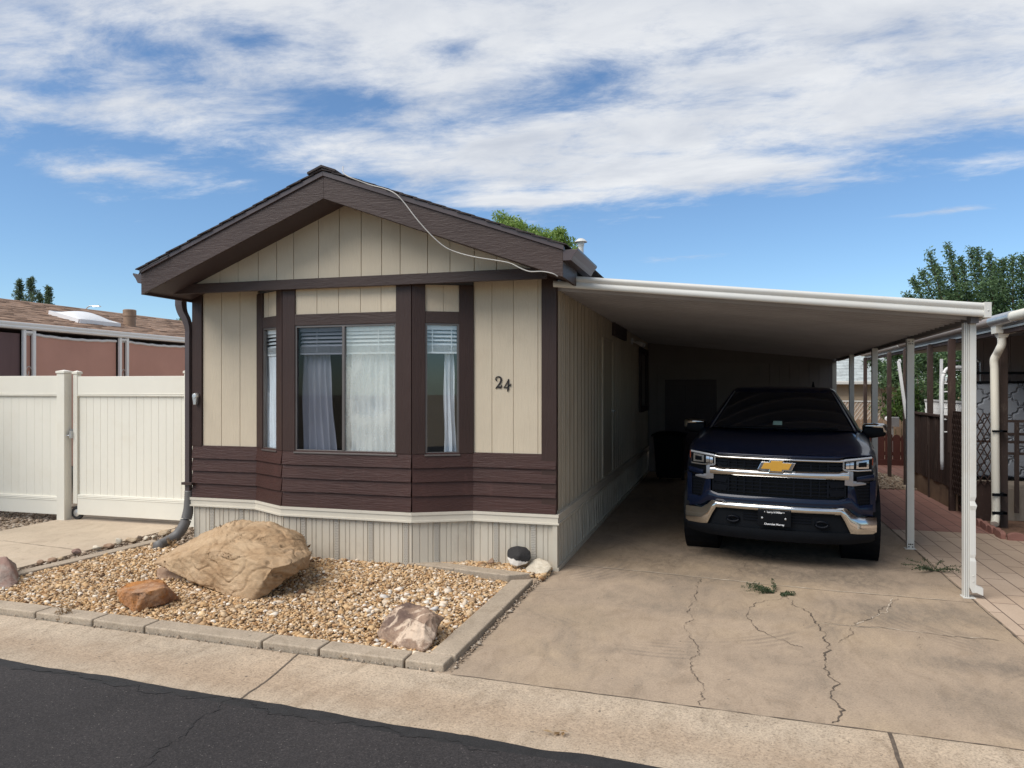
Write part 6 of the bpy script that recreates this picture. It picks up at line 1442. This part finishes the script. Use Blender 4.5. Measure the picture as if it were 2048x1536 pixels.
c5 = at_y(1895, 700, 22.5); shrub('tall_shrub', 'dark green shrub behind the white bed end under the roof', (c5.x, 22.5, 2.0), (.8, .7, 1.6), 120, 44, 'leaf_dark', .11)
# scalloped brick edging round the neighbour's soil bed
b = MB(); b.add([(3.42, 10.62, .03), (6.4, 10.70, .03), (6.4, 11.84, .05), (3.45, 11.84, .05)], [(0, 1, 2, 3)]); struct('soil_bed', b, 'soil')
def edging(x, y, a, lab):
    b = MB(); n = 10; prof = [(-.095, 0)] + [(-.095 + .095 * (1 - math.cos(math.pi * k / n)), .055 + .045 * math.sin(math.pi * k / n)) for k in range(n + 1)] + [(.095, 0)]
    u = Vector((math.cos(a), math.sin(a), 0)); nn = Vector((-u.y, u.x, 0)); c = Vector((x, y, 0))
    b.prism([c + u * p + nn * -.03 + Vector((0, 0, z)) for p, z in prof], nn * .06)
    return solo('edging_brick', b, 'brick', lab, 'edging brick', (x, y, 0), 'scalloped bricks edging the soil bed', bevel=.006)
e0, e1 = Vector((3.36, 11.62)), Vector((3.36, 10.60)); k = 0
for i in range(6):
    p = e0.lerp(e1, (i + .4) / 6) + Vector((.012 * math.sin(i * 2), 0)); edging(p.x, p.y, R(90) + .05 * math.sin(i * 3), 'pink scalloped edging brick in the row running back toward the white downspout')
for i in range(8): edging(3.48 + i * .192, 10.57 + .012 * i, .03 * math.sin(i * 2), 'pink scalloped edging brick in the row along the front of the soil bed')

# ------------------------------------------------------------------ rocks
def rock(name, lab, pts, m, detail=.05, amp=.02, strata=0, sd=(.3, 0, 1), smooth_it=2, group=None, seed=0, cat='rock', spat=3.0, ridged=0):
    bm = bmesh.new()
    for p in pts: bm.verts.new(p)
    bmesh.ops.convex_hull(bm, input=bm.verts)
    for v in [v for v in bm.verts if not v.link_faces]: bm.verts.remove(v)
    bmesh.ops.triangulate(bm, faces=bm.faces)
    for _ in range(8):
        es = [e for e in bm.edges if e.calc_length() > detail]
        if not es: break
        bmesh.ops.subdivide_edges(bm, edges=es, cuts=1); bmesh.ops.triangulate(bm, faces=bm.faces)
    for _ in range(smooth_it): bmesh.ops.smooth_vert(bm, verts=bm.verts, factor=.5, use_axis_x=True, use_axis_y=True, use_axis_z=True)
    bm.normal_update(); sdv = Vector(sd).normalized(); o = Vector((seed * 3.7, seed, 0)); mv = []
    for v in bm.verts:
        q = v.co + o; h = mnoise.fractal(q * spat, 1, 2.1, 6) * amp + mnoise.noise(q * spat * .5) * amp
        if ridged: h += ridged * (.35 - 2.2 * abs(mnoise.noise(q * 2.6 + Vector((3, 8, 1)))) ** .8 * .5) - ridged * .9 * max(0, .10 - abs(mnoise.noise(q * 5.5))) * 6 + ridged * .25 * mnoise.noise(q * 22)
        if strata:
            warp = q.dot(sdv) + .10 * mnoise.fractal(q * 2.2, 1, 2, 3); f = warp * (13 + 5 * mnoise.noise(q * 1.3)); st = abs((f % 1) - .5) * 2
            w = .45 + .9 * max(0, mnoise.noise(q * 2.0 + Vector((5, 1, 2))))
            h += strata * (min(1, st * 2.2) - .6) * w + strata * .5 * mnoise.noise(Vector((warp * 40, q.x * 2, q.y * 2)))
            h -= strata * 2.2 * max(0, mnoise.noise(q * 3.1 + Vector((9, 4, 3))) - .25)
        mv.append(v.co + v.normal * h)
    for v, c in zip(bm.verts, mv): v.co = c
    lo = min(v.co.z for v in bm.verts); org = Vector((sum(p[0] for p in pts) / len(pts), sum(p[1] for p in pts) / len(pts), lo))
    for v in bm.verts: v.co -= org
    me = bpy.data.meshes.new(name); bm.to_mesh(me); bm.free(); me.materials.append(M[m]); me.polygons.foreach_set('use_smooth', [True] * len(me.polygons))
    ob = bpy.data.objects.new(name, me); COL.objects.link(ob); ob.location = org; ORG[ob] = tuple(org); return tag(ob, lab, cat, group)
Q = at_y
bp = [Q(309, 1127, 6.02), Q(322, 1112, 6.12), Q(345, 1100, 6.2), Q(395, 1076, 6.32), Q(430, 1053, 6.42), Q(475, 1036, 6.5), Q(540, 1042, 6.5), Q(602, 1081, 6.42), Q(627, 1106, 6.34), Q(614, 1134, 6.16), Q(590, 1150, 5.90),
      Q(545, 1178, 5.74), Q(500, 1203, 5.64), Q(470, 1200, 5.68), Q(405, 1168, 5.95), Q(345, 1144, 6.06), Q(400, 1098, 5.90), Q(440, 1100, 5.80), Q(480, 1112, 5.72), Q(545, 1136, 5.66), Q(580, 1128, 5.82), Q(452, 1072, 6.05), Q(520, 1088, 5.98)]
bp += [Vector((-4.75, 6.95, .40)), Vector((-4.3, 6.9, .34)), Vector((-5.1, 6.8, .18)), Vector((-4.25, 6.75, .08)), Vector((-4.35, 6.3, .0)), Vector((-4.9, 6.5, .0))]
rock('boulder', 'big tan layered sandstone boulder tilted in the middle of the gravel bed', [tuple(p) for p in bp], 'boulder', .016, .016, .009, (.42, .18, 1), 1, seed=1, cat='boulder', spat=2.4, ridged=.026)
rock('rock', 'low grey-brown slab wedged under the left tip of the big boulder', [tuple(Q(312, 1138, 6.15)), tuple(Q(345, 1136, 6.2)), tuple(Q(385, 1160, 6.05)), tuple(Q(372, 1172, 5.98)), tuple(Q(330, 1172, 5.95)), tuple(Q(312, 1160, 6.0)), (-5.2, 6.6, .2), (-4.8, 6.5, .15), (-5.1, 6.5, .03)], 'brown_rock', .03, .012, .006, seed=4)
def G0(u, v): return gp(u, v, .022)
g0 = G0(268, 1226)
rock('rock', 'orange and brown blocky petrified rock left of the big boulder', [tuple(p) for p in (Q(234, 1180, g0.y + .12), Q(252, 1167, g0.y + .30), Q(300, 1158, g0.y + .42), Q(326, 1160, g0.y + .44), Q(342, 1178, g0.y + .36), Q(340, 1196, g0.y + .26), Q(322, 1210, g0.y + .16), G0(292, 1221), g0, Q(242, 1206, g0.y + .06), Q(262, 1186, g0.y + .02), Q(298, 1182, g0.y + .08), Q(330, 1174, g0.y + .2), g0 + Vector((-.02, .45, 0)), g0 + Vector((.10, .42, 0)))], 'orange_rock', .012, .010, .006, (1, .3, .4), 0, seed=2, spat=11, ridged=.010)
rock('rock', 'jagged purple and cream rock near the front corner of the kerb', [tuple(p) for p in (Q(752, 1268, 5.0), Q(770, 1235, 5.12), Q(793, 1210, 5.2), Q(808, 1206, 5.22), Q(848, 1212, 5.2), Q(868, 1228, 5.12), Q(874, 1255, 5.05), Q(862, 1290, 4.92), Q(846, 1303, 4.85), Q(815, 1298, 4.88), Q(775, 1288, 4.93), Q(756, 1282, 4.97), Q(812, 1240, 4.98), Q(850, 1245, 4.97), Vector((-2.25, 5.3, .2)), Vector((-2.05, 5.25, .15)))], 'purple_rock', .012, .016, .004, (1, .2, .3), 0, seed=3, spat=8, ridged=.016)
rock('rock', 'thin flat reddish chip at the foot of the purple and cream rock', [tuple(p) for p in (Q(738, 1284, 4.95), Q(750, 1277, 5.0), Q(766, 1284, 4.95), Q(760, 1288, 4.93), Q(742, 1288, 4.93))] + [(-2.36, 5.0, .06), (-2.3, 5.0, .06)], 'brown_rock', .012, .003, 0, seed=8)
rock('rock', 'round rock painted black on top and white below by the skirting', [tuple(p) for p in (Q(1014, 1104, 7.35), Q(1022, 1094, 7.4), Q(1036, 1091, 7.4), Q(1052, 1094, 7.4), Q(1062, 1104, 7.38), Q(1063, 1116, 7.33), Q(1054, 1128, 7.28), Q(1034, 1134, 7.25), Q(1020, 1130, 7.27), Q(1014, 1118, 7.3), Q(1038, 1110, 7.24))] + [(-2.2, 7.48, .2), (-2.02, 7.48, .18), (-2.1, 7.48, .05)], 'two_tone', .013, .006, 0, seed=5, smooth_it=5)
rock('rock', 'flat cream rock lying between the painted rock and the house corner', [tuple(p) for p in (Q(1052, 1140, 7.25), Q(1066, 1120, 7.4), Q(1078, 1115, 7.42), Q(1098, 1122, 7.38), Q(1105, 1133, 7.32), Q(1096, 1144, 7.24), Q(1076, 1152, 7.15), Q(1058, 1148, 7.18))] + [(-1.98, 7.45, .06), (-1.78, 7.42, .06), (-1.85, 7.2, .0)], 'white_rock', .016, .010, .003, seed=6, spat=6)
rock('rock', 'grey and red upright rock cut off by the left picture edge', [tuple(p) for p in (Q(-40, 1118, 5.62), Q(-10, 1112, 5.6), Q(12, 1113, 5.58), Q(22, 1130, 5.52), Q(30, 1150, 5.48), Q(37, 1166, 5.45), Q(22, 1176, 5.33), Q(-15, 1184, 5.24), Q(-45, 1180, 5.28), Q(0, 1150, 5.36))] + [(-6.95, 5.85, .10), (-6.9, 5.7, .08), (-6.85, 5.7, .14)], 'left_rock', .02, .014, 0, seed=7, spat=5)
# small rocks between walkway and kerb
small = [(82, 1127, .10, .05, 'brown_rock', 'reddish brown lumpy stone nearest the grey rock along the walkway edge'), (104, 1122, .13, .045, 'brown_rock', 'longer brown stone second in the line along the walkway edge'), (122, 1117, .08, .03, 'small_rock', 'small tan chip between the brown stone and the grey block on the walkway edge'), (154, 1106, .13, .06, 'left_rock', 'square grey block stone midway along the walkway edge'), (193, 1097, .13, .05, 'white_rock', 'pale pinkish flat stone right of the grey block on the walkway edge'),
         (218, 1094, .14, .05, 'brown_rock', 'dark purple-brown stone in the middle of the walkway edge'), (237, 1086, .10, .075, 'white_rock', 'upright white stone along the walkway edge'), (262, 1083, .17, .06, 'small_rock', 'long tan stone right of the white upright one'), (291, 1078, .09, .055, 'white_rock', 'white rounded stone beside the tan one near the drain hose'), (308, 1076, .09, .05, 'white_rock', 'second pale stone nearest the coiled driftwood stones'), (328, 1069, .18, .07, 'small_rock', 'large ochre stone just left of the grey drain hose'), (353, 1064, .14, .05, 'small_rock', 'ochre stone behind the drain hose at the gate end')]
for i, (u, v, w, h, m, lab) in enumerate(small):
    c = gp(u, v + 4, .01); random.seed(i + 50); pts = []
    for k in range(16):
        d = Vector((random.gauss(0, 1), random.gauss(0, 1), random.gauss(0, 1))).normalized(); pts.append((c.x + d.x * w * .55, c.y + d.y * w * .40, .02 + h * .5 + d.z * h * .62))
    rock('rock', lab, pts, m, .02, .006, 0, seed=10 + i, group='stones lining the walkway', spat=9, smooth_it=1)
# a few loose lumps on the gravel
for i, (u, v, w, m, lab) in enumerate(((1228 // 2, 1120, .10, 'small_rock', 'tan stone on the gravel right of the big boulder'), (848, 1118, .10, 'brown_rock', 'reddish stone on the gravel by the skirting right of the bay'), (985, 1126, .09, 'brown_rock', 'dark red stone left of the painted rock'))):
    c = gp(u, v + 3, .05); random.seed(i + 90); pts = [(c.x + random.gauss(0, w * .3), c.y + random.gauss(0, w * .25), .05 + abs(random.gauss(0, w * .25))) for k in range(14)]
    rock('rock', lab, pts, m, .02, .006, 0, seed=30 + i, spat=9, smooth_it=1)

# ------------------------------------------------------------------ weeds and litter
def weed(lab, c, n, ln, spread, m='weed', up=.35, leaf=.022, dirn=None, per=44):
    w = thing('weed', lab, 'weed', tuple(c)); b = MB(); P = []
    for k in range(n):
        a = random.uniform(0, 6.283) if dirn is None else random.gauss(dirn, .7); l = ln * random.uniform(.5, 1.1); e = Vector(c) + Vector((math.cos(a) * l * spread, math.sin(a) * l * spread, l * up * random.uniform(.2, 1.2)))
        mid = Vector(c).lerp(e, .5) + Vector((0, 0, l * up * .35)); q = spline([tuple(c), tuple(mid), tuple(e)], 6); b.tube(q, [.003 - .002 * i / len(q) for i in range(len(q))], 4)
        for j in range(per): t = random.uniform(.15, 1); p = q[min(len(q) - 1, int(t * len(q)))]; P.append((p.x + random.gauss(0, .006), p.y + random.gauss(0, .006), p.z + random.gauss(0, .004)))
    mesh_obj('stem', b, m, w); leaves('foliage', P, leaf, m, w, .0, .5)
random.seed(21)
weed('grey-green weed sprouting from the crack in the middle of the driveway', gp(1548, 1186, .004), 13, .36, .8, up=.16, dirn=R(175), leaf=.018); weed('small green weed tip just right of the larger one in the driveway crack', gp(1562, 1188, .004), 6, .17, .9, up=.14, dirn=R(-10), leaf=.018)
weed('grey-green weed growing in the joint between driveway and pavers near the front post', gp(1868, 1142, .004), 15, .34, .95, up=.22, leaf=.018)
weed('dry straw tuft growing against the front foot of the kerb', gp(127, 1240, .0), 22, .13, .6, m='dry', up=1.0, leaf=.018, per=6)
weed('purplish dry sprig at the foot of the drain hose behind the boulder', gp(346, 1094, .05), 10, .14, .6, m='dry', up=.8, leaf=.022, per=10)
def leaf_litter(lab, c, s, m='dry'):
    b = MB(); c = Vector(c)
    for k in range(5):
        a = random.uniform(0, 6.28); o = c + Vector((random.gauss(0, s), random.gauss(0, s * .7), .004 + .004 * k)); u = Vector((math.cos(a), math.sin(a), .1)) * s * 1.4; w = Vector((-math.sin(a), math.cos(a), .25)) * s * .5
        b.add([o - u, o + w, o + u, o - w + Vector((0, 0, .008))], [(0, 1, 2, 3)])
    solo('dead_leaf', b, m, lab, 'leaf litter', tuple(c), fix=False)
leaf_litter('curled dry brown leaves lying in the gutter below the driveway', gp(1112, 1468, -.015), .022)
leaf_litter('dead yellow leaf at the front foot of the kerb, right of its middle', gp(688, 1318, .0), .016); leaf_litter('dry leaf caught on the back kerb near the skirting', gp(745, 1108, KH), .05)
